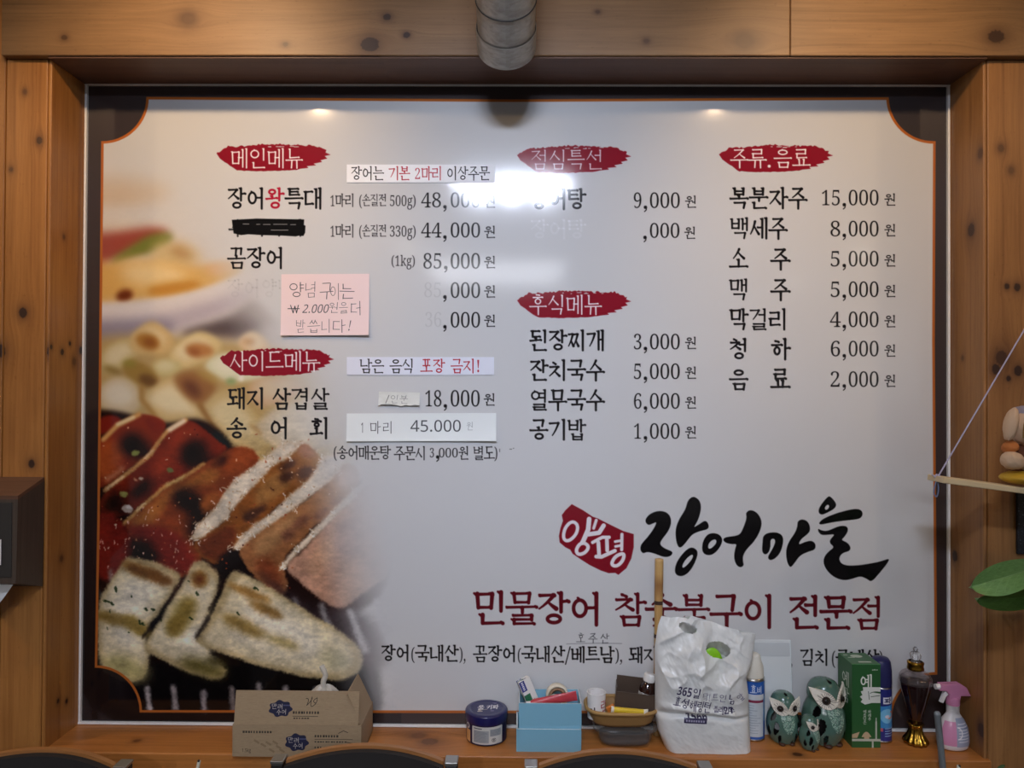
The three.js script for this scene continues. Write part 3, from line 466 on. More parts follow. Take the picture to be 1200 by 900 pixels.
// flatten: board texel -> photograph pixel through the camera of the photograph
function flattened(W, H) {
  const src = g.getImageData(0, 0, PW, PH).data, [c, q] = canvas(W, H), im = q.createImageData(W, H), d = im.data;
  for (let j = 0; j < H; j++) for (let i = 0; i < W; i++) {
    const [px, py] = toPx(((i + 0.5) / W - 0.5) * BW, YC + (0.5 - (j + 0.5) / H) * BH, 0);
    const x = Math.min(PW - 2, Math.max(0, (px - PX0) * K - 0.5)), y = Math.min(PH - 2, Math.max(0, (py - PY0) * K - 0.5)), x0 = x | 0, y0 = y | 0, fx = x - x0, fy = y - y0, o = (j * W + i) * 4, a = (y0 * PW + x0) * 4, b = a + PW * 4;
    for (let n = 0; n < 3; n++) d[o + n] = (src[a + n] * (1 - fx) + src[a + 4 + n] * fx) * (1 - fy) + (src[b + n] * (1 - fx) + src[b + 4 + n] * fx) * fy;
    d[o + 3] = 255;
  }
  q.putImageData(im, 0, 0);
  return tex(c);
}

// ---------------------------------------------------------------- the setting
const kn = (list, where) => list.map(([px, py, rad, tone]) => { const [u, v] = where(px, py); return [u, v, rad * 0.00193, tone]; });
const faceL = (px, py) => { const p = onZ(px, py, 0.132); return [p.y, p.x + 1.42]; }, revealL = (px, py) => { const p = onX(px, py, -1.06); return [p.y, p.z + 0.37]; };
const faceR = (px, py) => { const p = onZ(px, py, 0.132); return [p.y, p.x - 1.05]; }, revealR = (px, py) => { const p = onX(px, py, 1.06); return [p.y, p.z + 0.27]; };
const beamP = (px, py) => { const p = onZ(px, py, 0.152); return [p.x + 1.35, p.y - 2.34]; }, sillP = (px, py) => { const p = onY(px, py, SILL); return [p.x + 1.2, p.z + 0.13]; };
const WOODS = {
  left: woodTexture(3, [206, 146, 76], [134, 80, 30], [...kn([[46, 165, 3.2, 0.8], [27, 367, 4.5], [0, 412, 6], [37, 544, 3.4], [13, 199, 2, 0.6], [29, 108, 2.2, 0.5]], faceL), ...kn([[95, 411, 3.4], [73, 413, 2.8], [82, 403, 2], [87, 424, 3.4, 0.4], [60, 407, 2], [75, 278, 2, 0.6], [72, 655, 2.6, 0.6], [68, 822, 2], [78, 822, 2]], revealL)], 1800, 340, 2.8, 0.53),
  right: woodTexture(11, [190, 138, 82], [118, 76, 38], [...kn([[1173, 174, 3.4, 0.6], [1185, 200, 3, 0.5], [1180, 336, 2.6], [1192, 337, 3.4], [1174, 420, 6.5, 0.8], [1167, 433, 4.4], [1193, 435, 4.4], [1182, 444, 2.4]], faceR), ...kn([[1149, 180, 4.5, 0.6], [1138, 270, 6, 0.9], [1119, 652, 5], [1140, 687, 2.8], [1150, 856, 6, 0.8], [1128, 420, 2, 0.5]], revealR)], 1800, 300, 2.8, 0.47),
  beam: woodTexture(17, [176, 136, 92], [112, 82, 52], kn([[220, 22, 7, 0.35], [433, 52, 8], [453, 20, 3.4], [476, 41, 3], [872, 48, 9, 0.3], [1167, 43, 7, 0.9], [334, 52, 2.4, 0.7], [75, 44, 2.6, 0.7], [700, 14, 2, 0.6], [757, 48, 2.4, 0.5]], beamP), 1700, 260, 2.7, 0.42),
  sill: woodTexture(29, [222, 148, 78], [146, 86, 34], kn([[490, 862, 7, 0.5], [503, 869, 8, 0.6], [934, 884, 4, 0.8], [160, 868, 3, 0.5]], sillP), 1500, 260, 2.5, 0.42),
  plain: woodTexture(19, [196, 140, 84], [138, 88, 44], [[0.75, 0.2, 0.005]], 640, 200),
  red: woodTexture(41, [120, 84, 62], [78, 50, 36], [[0.3, 0.16, 0.01], [0.8, 0.2, 0.014], [1.1, 0.12, 0.012]]),
  grey: woodTexture(53, [92, 78, 66], [48, 38, 32], [[0.3, 0.2, 0.004], [0.7, 0.1, 0.003]]),
};
const M = {
  left: woodMat(WOODS.left, 0.5), right: woodMat(WOODS.right, 0.5), rough: woodMat(WOODS.beam, 0.55), sill: woodMat(WOODS.sill, 0.42), soffit: woodMat(WOODS.red, 0.6), grey: woodMat(WOODS.grey, 0.65),
  wall: std(0xa09d98, 0.9), ceiling: std(0xa6a5a2, 0.95), floor: std(0x332b25, 0.5), white: std(0xf0f0ee, 0.45), black: std(0x141414, 0.5), chrome: std(0xb8b6b2, 0.28, { metalness: 1 }),
};
const X0 = -2.6, X1 = 3.7, ZB = -0.02, Z1 = 7.2, HB = BH / 2, WB = BW / 2, TOPY = YC + HB;
{
  const s = (name, w, h, d, x, y, z, m) => { const o = mesh(name, new THREE.BoxGeometry(w, h, d).translate(x, y, z), m); o.userData.kind = 'structure'; return o; };
  s('wall_back', X1 - X0, CEIL, 0.12, (X0 + X1) / 2, CEIL / 2, ZB - 0.06, M.wall);
  s('wall_front', X1 - X0, CEIL, 0.12, (X0 + X1) / 2, CEIL / 2, Z1 + 0.06, M.wall);
  s('wall_left', 0.12, CEIL, Z1 - ZB + 0.24, X0 - 0.06, CEIL / 2, (Z1 + ZB) / 2, M.wall);
  s('wall_right', 0.12, CEIL, Z1 - ZB + 0.24, X1 + 0.06, CEIL / 2, (Z1 + ZB) / 2, M.wall);
  s('floor', X1 - X0 + 0.24, 0.12, Z1 - ZB + 0.24, (X0 + X1) / 2, -0.06, (Z1 + ZB) / 2, M.floor);
  s('ceiling', X1 - X0 + 0.24, 0.12, Z1 - ZB + 0.24, (X0 + X1) / 2, CEIL + 0.06, (Z1 + ZB) / 2, M.ceiling);
  // timber surround of the recess
  const beam = structure('trim_1');
  mesh('beam_board', plank(-1.163, 0.617, TOPY, CEIL, 0.006, 0.152, 'x', 1.35, -2.34), M.rough, beam);
  mesh('beam_board', plank(0.618, 1.3, TOPY, CEIL, 0.006, 0.152, 'x', 1.35, -2.34), M.rough, beam);
  mesh('soffit_board', plank(-1.06, 1.06, TOPY - 0.004, TOPY, 0.004, 0.146, 'x', 0.3, 0.1, 0.001), M.soffit, beam);
  const pl = structure('trim_2');
  mesh('face_board', plank(-1.4, -1.165, 0, CEIL, ZB, 0.134, 'y', 0, 1.42), M.left, pl);
  mesh('face_board', plank(-1.164, -1.069, 0, TOPY, ZB, 0.132, 'y', 0, 1.42), M.left, pl);
  mesh('reveal_board', plank(-1.068, -1.06, SILL - 0.3, TOPY, 0, 0.131, 'y', 0, 0.24), M.left, pl);
  const pr = structure('trim_3');
  mesh('face_board', plank(1.069, 1.3, 0, TOPY, ZB, 0.132, 'y', 0, -1.05), M.right, pr);
  mesh('reveal_board', plank(1.06, 1.068, SILL - 0.3, TOPY, 0, 0.131, 'y', 0, 0.14), M.right, pr);
  const sl = structure('trim_4');
  mesh('sill_board', plank(-1.068, 1.072, SILL - 0.05, SILL, 0.002, 0.141, 'x', 1.2, 0, 0.004), M.sill, sl);
  mesh('apron_board', plank(-1.068, 1.068, SILL - 0.3, SILL - 0.05, 0.0, 0.126, 'x', 1.2, 0.12), M.sill, sl);
}

// ---------------------------------------------------------------- lamps
function glow(color, k) { return new THREE.MeshStandardMaterial({ color: 0xffffff, emissive: color, emissiveIntensity: k, roughness: 0.5 }); }
{
  const panel = (p, label, k) => {
    const t = thing('ceiling_light', label, 'ceiling light', [p.x, CEIL, p.z]);
    mesh('frame', box(p.w + 0.03, 0.025, p.d + 0.03, 0.004, 0, -0.0125, 0), M.white, t);
    mesh('diffuser', box(p.w, 0.006, p.d, 0.002, 0, -0.028, 0), glow(p.color ?? 0xf3f6ff, k), t);
    const l = new THREE.RectAreaLight(p.color ?? 0xf3f6ff, p.power, p.w, p.d);
    l.position.set(p.x, CEIL - 0.034, p.z); l.lookAt(p.x, 0, p.z); l.name = 'ceiling_light_glow'; scene.add(l);
  };
  panel(PANEL, 'bright white rectangular ceiling panel light nearest the menu wall', 16);
  for (const dx of [-0.17, 0, 0.17]) { const beamL = new THREE.SpotLight(PANEL.color, 1.65, 0, 0.44, 1); beamL.position.set(PANEL.x + dx, CEIL - 0.06, PANEL.z); beamL.target.position.set(0.02 + dx * 2, 1.8, 0); beamL.castShadow = true; beamL.shadow.radius = 2.6; beamL.name = 'ceiling_light_beam'; scene.add(beamL, beamL.target); }
  panel(FILL, 'large soft white ceiling panel light over the rear of the room', 3);
  const can = (x, z, label, color, k) => {
    const t = thing('downlight', label, 'downlight', [x, CEIL, z]);
    mesh('ring', lathe([[0.048, 0], [0.062, 0], [0.062, -0.008], [0.05, -0.012], [0.048, -0.004]], 32), M.white, t);
    mesh('lens', new THREE.SphereGeometry(0.046, 24, 12, 0, 6.2832, 1.9, 1.25).translate(0, 0.012, 0), glow(color, k), t);
  };
  const names = ['warm recessed spot lamp over the left side of the menu board', 'warm recessed spot lamp over the right side of the menu board', 'warm recessed spot lamp washing the left timber post', 'warm recessed spot lamp washing the right timber post'];
  SPOTS.forEach(([x, z, ax, ay, cd], i) => {
    can(x, z, names[i], 0xffd08e, 40);
    const l = new THREE.SpotLight(0xffd9ac, cd, 0, 0.62, 1);
    l.position.set(x, CEIL - 0.05, z); l.target.position.set(ax, ay, 0.1); l.castShadow = true; l.shadow.radius = 2; l.name = 'spot_glow';
    scene.add(l, l.target);
  });
  const dn = ['white recessed downlight above the left rear tables area', 'white recessed downlight at the right middle of the ceiling', 'white recessed downlight at the far right of the ceiling'];
  DOWN.forEach(([x, z], i) => {
    can(x, z, dn[i], 0xfff4e2, 12);
    const l = new THREE.SpotLight(0xf6f6ff, 4, 0, 1.38, 0.3); l.position.set(x, CEIL - 0.05, z); l.target.position.set(x, 0, z); l.castShadow = true; l.shadow.radius = 2; l.name = 'downlight_glow'; scene.add(l, l.target);
  });
}

// ---------------------------------------------------------------- menu board
{
  const t = thing('menu_board', 'large printed menu board with red headings and a grilled food picture in the timber recess', 'menu board', [0, YC, 0]);
  const sheet = new THREE.BoxGeometry(BW - 0.004, BH - 0.004, 0.018).translate(0, 0, -0.0095);
  const map = flattened(2048, 1520);
  const face = phys(0xffffff, 0.095, { map, specularIntensity: 0.9 }), side = M.white;
  mesh('printed_panel', sheet, [side, side, side, side, face, side], t);
  const w = 0.0055;
  mesh('edge_strip', box(BW, w, 0.012, 0.001, 0, HB - w / 2 - 0.001, 0.001), M.white, t);
  mesh('edge_strip', box(BW, w, 0.012, 0.001, 0, -HB + w / 2 + 0.001, 0.001), M.white, t);
  mesh('edge_strip', box(w, BH - 0.012, 0.012, 0.001, -WB + w / 2 + 0.001, 0, 0.001), M.white, t);
  mesh('edge_strip', box(w, BH - 0.012, 0.012, 0.001, WB - w / 2 - 0.001, 0, 0.001), M.white, t);
}
// slips of paper stuck on the board: pixel corners give the place, DRAW the print
function slip(name, label, category, x0, y0, x1, y1, draw, opt = {}) {
  const A = onZ(x0, y0), B = onZ(x1, y0 + (opt.tilt ?? 0)), C = onZ(x0, y1), w = A.distanceTo(B), h = A.distanceTo(C);
  const s = opt.scale ?? 6, [c, q] = canvas(Math.round((x1 - x0) * s), Math.round((y1 - y0) * s));
  q.fillStyle = opt.paper ?? '#f4f4f6'; q.fillRect(0, 0, c.width, c.height);
  q.scale(s, s); q.translate(-x0, -y0); draw(q);
  const geo = new THREE.BoxGeometry(w, h, 0.0006, 24, 12, 1), p = geo.attributes.position, curl = opt.curl ?? 0;
  for (let i = 0; i < p.count; i++) { const u = p.getX(i) / w + 0.5, v = p.getY(i) / h + 0.5; let z = curl * (Math.pow(1 - v, 3) * (0.5 + 0.5 * u) + 0.5 * Math.pow(Math.abs(u * 2 - 1), 4) * (1 - v)); if (opt.crumple) z += opt.crumple * (fbm(u * 6, v * 5, 77)); p.setZ(i, p.getZ(i) + z); if (opt.ragged && v < 0.01) p.setY(i, p.getY(i) + opt.ragged * h * noise(u * 9, 1, 5)); }
  geo.computeVertexNormals();
  const paper = std(0xffffff, opt.rough ?? 0.6, { map: tex(c) }), blank = std(opt.paper ?? 0xf4f4f6, 0.7);
  const mid = A.clone().add(B).multiplyScalar(0.5).add(C.clone().sub(A).multiplyScalar(0.5));
  const o = mesh(name, geo, [blank, blank, blank, blank, paper, blank]);
  o.position.set(mid.x, mid.y, 0.0014 + (opt.lift ?? 0)); o.rotation.z = Math.atan2(B.y - A.y, B.x - A.x);
  return tag(o, label, category);
}
const LINE = { weight: 0.115, color: '#232327', serif: true }, LRED = { ...LINE, color: '#b3182f' };
slip('paper_strip', 'white paper strip in black and red print right of the topmost left heading', 'paper notice', 406.5, 193, 580, 214, (q) => {
  line(q, '장어는', 412, 195.5, 11.6, 15.5, 13, LINE); line(q, '기본', 456, 195.5, 11.6, 15.5, 12.6, LRED); fit(q, '2', 486, 493.5, 197, 210, LRED.color); line(q, '마리', 494.5, 195.5, 11, 15.5, 12.2, LRED); line(q, '이상주문', 524, 195.5, 11.4, 15.5, 12.7, LINE);
}, { scale: 5, paper: '#f8f8fa' });
slip('paper_strip', 'pale lilac paper strip forbidding takeaway of leftovers, black and red print', 'paper notice', 406.5, 418.5, 579, 439.5, (q) => {
  line(q, '남은', 422.5, 421, 13, 16, 14.2, LINE); line(q, '음식', 457.5, 421, 13, 16, 14.2, LINE); line(q, '포장', 493.5, 421, 13, 16, 14.4, LRED); line(q, '금지', 529, 421, 13, 16, 14.2, LRED); fit(q, '!', 558, 563, 421.5, 436, LRED.color, 'serif', 'bold');
}, { scale: 5, paper: '#e6e8f4' });
slip('pink_note', 'pink handwritten note stuck on the board under the third dish of the left column', 'note', 330, 321.5, 433, 393.5, (q) => {
  const H = { weight: 0.055, color: '#33333a', wobble: 0.07 };
  for (const [c, x, y, w] of [['양', 339, 331, 17], ['념', 358, 331, 13], ['구', 375, 332, 16], ['이', 387, 333, 11], ['는', 398, 333, 17]]) drawHangul(q, c, x, y, w, 18, H);
  q.strokeStyle = H.color; q.lineWidth = 1; q.beginPath(); q.moveTo(338, 362); q.lineTo(351, 362); q.moveTo(341, 358); q.lineTo(344, 367); q.lineTo(346, 359); q.lineTo(348, 367); q.lineTo(350, 358); q.stroke();
  fit(q, '2.000', 354, 385, 357, 367, H.color, 'sans-serif', 'italic'); drawHangul(q, '원', 386, 355, 11, 12, H); drawHangul(q, '을', 398, 355, 10, 13, H); drawHangul(q, '더', 411, 354, 13, 16, H);
  for (const [c, x, w] of [['받', 347, 11], ['씁', 361, 14], ['니', 377, 11], ['다', 390, 15]]) drawHangul(q, c, x, 375, w, 15, H);
  fit(q, '!', 408, 411, 376, 388, H.color, 'sans-serif', 'italic');
}, { scale: 6, paper: '#f3d9d8', curl: 0.008, tilt: -0.6 });
slip('paper_scrap', 'small torn cream scrap with a pencilled portion note beside the price of eighteen thousand', 'paper scrap', 444, 459, 492, 476, (q) => {
  const H = { weight: 0.055, color: '#6a6a68', wobble: 0.09 }; strokeLine2(q, [[456, 463], [452.5, 472]], H.color, 0.9); drawHangul(q, '인', 458, 462.5, 9, 9.5, H); drawHangul(q, '분', 469, 462.5, 9, 9.5, H);
}, { scale: 8, paper: '#e2e2da', curl: 0.004, crumple: 0.0025, ragged: 0.22, tilt: 1 });
slip('price_slip', 'long white paper slip with a hand lettered price for the trout dish', 'paper notice', 406.5, 484.5, 581.5, 517, (q) => {
  const H = { weight: 0.075, color: '#3a3d40', wobble: 0.02 }; fit(q, '1', 423, 427, 495, 507, H.color, 'sans-serif'); drawHangul(q, '마', 434, 494, 12, 14, H); drawHangul(q, '리', 449, 494, 11, 14, H);
  fit(q, '45.000', 481, 541, 492.5, 506, '#44474a', 'sans-serif'); drawHangul(q, '원', 547, 495, 7.5, 9.5, { weight: 0.06, color: '#8a8c8e', wobble: 0.06 });
}, { scale: 5, paper: '#eef2f0', curl: 0.006, tilt: -0.6 });
function strokeLine2(q, pts, color, w) { q.strokeStyle = color; q.lineWidth = w; q.lineCap = 'round'; q.beginPath(); pts.forEach((p, i) => i ? q.lineTo(...p) : q.moveTo(...p)); q.stroke(); }

// ---------------------------------------------------------------- things on the sill
const PXM = (z) => (camera.position.z - z) / FOCAL;           // metres per photograph pixel at depth z
function labelTex(w, h, draw, s = 1) { const [c, q] = canvas(Math.round(w * s), Math.round(h * s)); q.scale(s, s); draw(q); return tex(c); }
function wrinkle(o, amp) { const p = o.attributes.position; for (let i = 0; i < p.count; i++) p.setXYZ(i, p.getX(i) + amp * (fbm(p.getY(i) * 40, p.getZ(i) * 40, 3) - 0.5), p.getY(i), p.getZ(i) + amp * (fbm(p.getX(i) * 40, p.getY(i) * 40, 5) - 0.5)); o.computeVertexNormals(); return o; }

// 1 cardboard carton, its front flap standing up
{
  const a = sill(272.5, 886), b = sill(424, 886), w = b.x - a.x, d = 0.125, z1 = a.z, h = 0.071;
  const t = thing('cardboard_carton', 'open brown cardboard carton with a standing front flap and dark blue printed badges', 'carton', [(a.x + b.x) / 2, SILL, z1 - d / 2]);
  const K1 = std(0xa58f72, 0.85), badge = (q, x, y, r) => {
    q.fillStyle = '#1f2140'; q.beginPath(); for (let k = 0; k <= 60; k++) { const u = k / 60 * 6.2832, e = r * (1 + 0.1 * Math.sin(u * 7 + 1)); q.lineTo(x + Math.cos(u) * e * 1.2, y + Math.sin(u) * e * 0.85); } q.fill();
    const o = { weight: 0.1, color: '#c9c0b6' }; drawHangul(q, '만', x - r * 0.95, y - r * 0.52, r * 0.55, r * 0.55, o); drawHangul(q, '려', x - r * 0.3, y - r * 0.5, r * 0.55, r * 0.55, o); drawHangul(q, '수', x - r * 0.4, y + r * 0.08, r * 0.5, r * 0.55, o); drawHangul(q, '여', x + r * 0.15, y + r * 0.06, r * 0.5, r * 0.55, o);
    q.strokeStyle = '#5b5f86'; q.lineWidth = r * 0.07; q.beginPath(); for (let k = 0; k < 9; k++) q.lineTo(x + r * (0.3 + k * 0.09), y - r * (0.3 + 0.1 * (k % 2))); q.stroke();
  };
  const paper = (q, W, H) => { q.fillStyle = '#a48e70'; q.fillRect(0, 0, W, H); for (let k = 0; k < 900; k++) { q.fillStyle = k % 2 ? 'rgba(120,98,70,.14)' : 'rgba(196,174,140,.14)'; q.fillRect(rr(0, W), rr(0, H), rr(1, 7), 0.6); } };
  const small = (q, x, y, n, hgt, c = '#3b332b') => { q.fillStyle = c; for (let k = 0; k < n; k++) { q.fillRect(x, y, rr(1.4, 2.6), hgt); x += 3.2; } };
  const flapT = labelTex(147, 40, (q) => { paper(q, 147, 40); badge(q, 54, 21, 11); small(q, 69, 24, 10, 3); q.fillStyle = '#4a4038'; q.fillRect(69, 29.5, 30, 0.7); small(q, 70, 31.5, 6, 1.4); q.strokeStyle = '#2b2622'; q.lineWidth = 0.7; q.beginPath(); q.moveTo(84, 9); q.quadraticCurveTo(89, 8, 85, 17); q.quadraticCurveTo(92, 10, 91, 7); q.quadraticCurveTo(88, 20, 92, 18); q.quadraticCurveTo(98, 14, 97, 8); q.quadraticCurveTo(90, 12, 95, 14); q.stroke(); }, 5);
  const lowT = labelTex(152, 36, (q) => { paper(q, 152, 36); small(q, 12, 7, 11, 2.4); badge(q, 76, 19.5, 11); fit(q, '1.5kg', 11, 22, 27, 31, '#3b332b', 'sans-serif'); q.fillStyle = '#8d785c'; for (const [x, y] of [[28, 19], [36, 23], [42, 21], [50, 20], [54, 25], [46, 29], [58, 29]]) { q.save(); q.translate(x, y); q.rotate(0.5); q.fillRect(-3, -1.5, 7, 2.4); q.restore(); } small(q, 97, 11, 9, 2.6); q.fillStyle = '#4a4038'; q.fillRect(97, 15.5, 45, 0.6); small(q, 97, 18, 12, 1.4); small(q, 97, 24, 3, 2); small(q, 108, 24.5, 9, 1.6); small(q, 104, 28.5, 8, 1.6); q.fillRect(132, 24.5, 8, 5); q.strokeStyle = '#2b2622'; q.lineWidth = 0.6; q.beginPath(); q.moveTo(125, 9); q.lineTo(131, 6); q.lineTo(136, 8); q.moveTo(134, 19); q.lineTo(141, 20); q.stroke(); }, 5);
  const front = (m) => [K1, K1, K1, K1, m, K1];
  mesh('front_panel', new THREE.BoxGeometry(w, h, 0.003).translate(0, h / 2, d / 2), front(std(0xffffff, 0.85, { map: lowT })), t);
  mesh('back_panel', new THREE.BoxGeometry(w, h, 0.003).translate(0, h / 2, -d / 2), K1, t);
  for (const s of [-1, 1]) {
    const shape = new THREE.Shape([[-d / 2, 0], [d / 2, 0], [d / 2, h], [-d / 2, h]].map((p) => new THREE.Vector2(...p))), hole = new THREE.Path(); hole.absellipse(0, h * 0.62, 0.017, 0.009, 0, 6.2832); shape.holes.push(hole);
    mesh('side_panel', new THREE.ExtrudeGeometry(shape, { depth: 0.003, bevelEnabled: false }).rotateY(Math.PI / 2).translate(s * (w / 2 - 0.0015) - 0.0015, 0, 0), K1, t);
  }
  mesh('base_panel', new THREE.BoxGeometry(w, 0.003, d).translate(0, 0.0015, 0), K1, t);
  const f = mesh('front_flap', new THREE.BoxGeometry(w * 0.965, 0.072, 0.003).translate(-0.001, 0.036, 0), front(std(0xffffff, 0.85, { map: flapT })), t); f.position.set(-0.001, h, d / 2); f.rotation.x = -0.16;
  const cs = new THREE.Shape([[-0.06, 0], [0.06, 0], [0.06, 0.075], [-0.06, 0.075]].map((p) => new THREE.Vector2(...p)));
  const e = mesh('side_flap', new THREE.ExtrudeGeometry(cs, { depth: 0.003, bevelEnabled: false }).rotateY(-Math.PI / 2), K1, t); e.position.set(w / 2 - 0.001, h, 0); e.rotation.z = 0.46; 
  // knotted plastic bag inside
  const bg = thing('plastic_bag', 'knotted translucent white plastic bag lying inside the open cardboard carton', 'plastic bag', [onZ(379, 815, z1 - 0.05).x, SILL + 0.016, z1 - 0.065]);
  const sack = new THREE.SphereGeometry(1, 40, 30), p = sack.attributes.position;
  for (let i = 0; i < p.count; i++) { const x = p.getX(i), y = p.getY(i), z = p.getZ(i), a2 = Math.atan2(z, x), k = 1 + 0.13 * (fbm(a2 * 3 + 9, y * 3 + 4, 31) - 0.5) * 2 + 0.05 * Math.sin(a2 * 11 + y * 3); p.setXYZ(i, x * 0.05 * k * (y > 0.3 ? 1 - (y - 0.3) * 0.35 : 1), 0.058 + y * 0.058 * k, z * 0.04 * k); }
  sack.computeVertexNormals();
  const film = phys(0xe8e4da, 0.35, { transmission: 0.35, thickness: 0, side: THREE.DoubleSide });
  mesh('sack', sack, film, bg);
  mesh('knot_tail', wrinkle(tube([[0, 0.1, 0], [-0.004, 0.125, 0.002], [0.001, 0.14, 0], [-0.008, 0.163, 0.002]], 0.0062, 24, 12), 0.004), film, bg);
}
// 2 navy tin
{
  const c = sill(569, 874.5), r = 0.0475, h = 0.05;
  const t = thing('round_tin', 'navy blue round tin with a domed lid and a white information label', 'tin', [c.x, SILL, c.z - r + 0.005]);
  const navy = phys(0x1d1c55, 0.32, { clearcoat: 0.5, clearcoatRoughness: 0.2 });
  const wrap = labelTex(314, 58, (q) => {
    q.fillStyle = '#17163f'; q.fillRect(0, 0, 314, 58); q.fillStyle = '#cfd0cb'; q.beginPath(); q.roundRect(115, 5, 82, 50, 3); q.fill(); q.fillStyle = '#9ea4a8'; q.fillRect(120, 16, 39, 35); q.fillRect(162, 12, 30, 20); q.fillStyle = '#5a6066';
    q.fillRect(120, 9, 22, 3); for (let k = 0; k < 10; k++) { q.fillStyle = 'rgba(80,88,96,.55)'; q.fillRect(121, 18 + k * 3.2, rr(26, 36), 0.9); if (k < 6) q.fillRect(163, 14 + k * 3, rr(20, 28), 0.9); }
    q.strokeStyle = '#3a3f42'; q.lineWidth = 1.3; q.beginPath(); q.arc(172, 43, 5, 0, 6); q.stroke(); q.beginPath(); q.moveTo(170, 41); q.lineTo(174, 41); q.lineTo(172, 46); q.closePath(); q.stroke();
    q.fillStyle = '#d6a36c'; q.fillRect(86, 22, 22, 34); q.fillStyle = '#c9c6cc'; q.beginPath(); q.arc(97, 12, 8, 0, 7); q.fill(); q.fillStyle = '#2a2440'; q.beginPath(); q.arc(96, 12, 5, 0, 7); q.fill(); for (let k = 0; k < 6; k++) { q.fillStyle = '#a8743c'; q.fillRect(89, 26 + k * 4.5, rr(8, 16), 1); }
  }, 4);
  wrap.wrapS = THREE.RepeatWrapping; 
  const body = lathe([[0, 0.001], [r - 0.002, 0.001], [r, 0.003]], 64), wall = new THREE.CylinderGeometry(r, r, h - 0.004, 64, 1, true, Math.PI).translate(0, h / 2 + 0.001, 0);
  mesh('body', body, navy, t); mesh('wrapper', wall, std(0xffffff, 0.38, { map: wrap }), t);
  mesh('lid', lathe([[r + 0.0012, h - 0.002], [r + 0.0026, h + 0.001], [r + 0.0026, h + 0.016], [r + 0.001, h + 0.019], [r - 0.004, h + 0.0205], [r - 0.009, h + 0.0205], [r - 0.01, h + 0.0195]], 64), navy, t);
  const top = labelTex(100, 100, (q) => { q.fillStyle = '#1d1c55'; q.fillRect(0, 0, 100, 100); q.save(); q.translate(50, 50); q.transform(1, 0, -0.18, 1, 0, 0); const o = { weight: 0.17, color: '#f0ecec' }; drawHangul(q, '룰', -28, -20, 20, 30, o); drawHangul(q, '키', 0, -20, 17, 30, o); drawHangul(q, '파', 18, -20, 19, 30, o); q.fillStyle = '#d9c9b4'; q.fillRect(-24, 12, 9, 4); q.fillRect(-10, 9, 14, 2); q.fillRect(-26, 19, 16, 5); q.fillStyle = '#8f86a8'; q.fillRect(14, 20, 11, 4); q.fillRect(16, -36, 16, 2); q.fillRect(20, -31, 9, 2); q.fillRect(30, 6, 20, 1); q.restore(); }, 5);
  mesh('lid_top', new THREE.CircleGeometry(r - 0.0095, 64).rotateX(-Math.PI / 2).translate(0, h + 0.0197, 0), std(0xffffff, 0.35, { map: top }), t);
  t.rotation.y = 0.12;
}
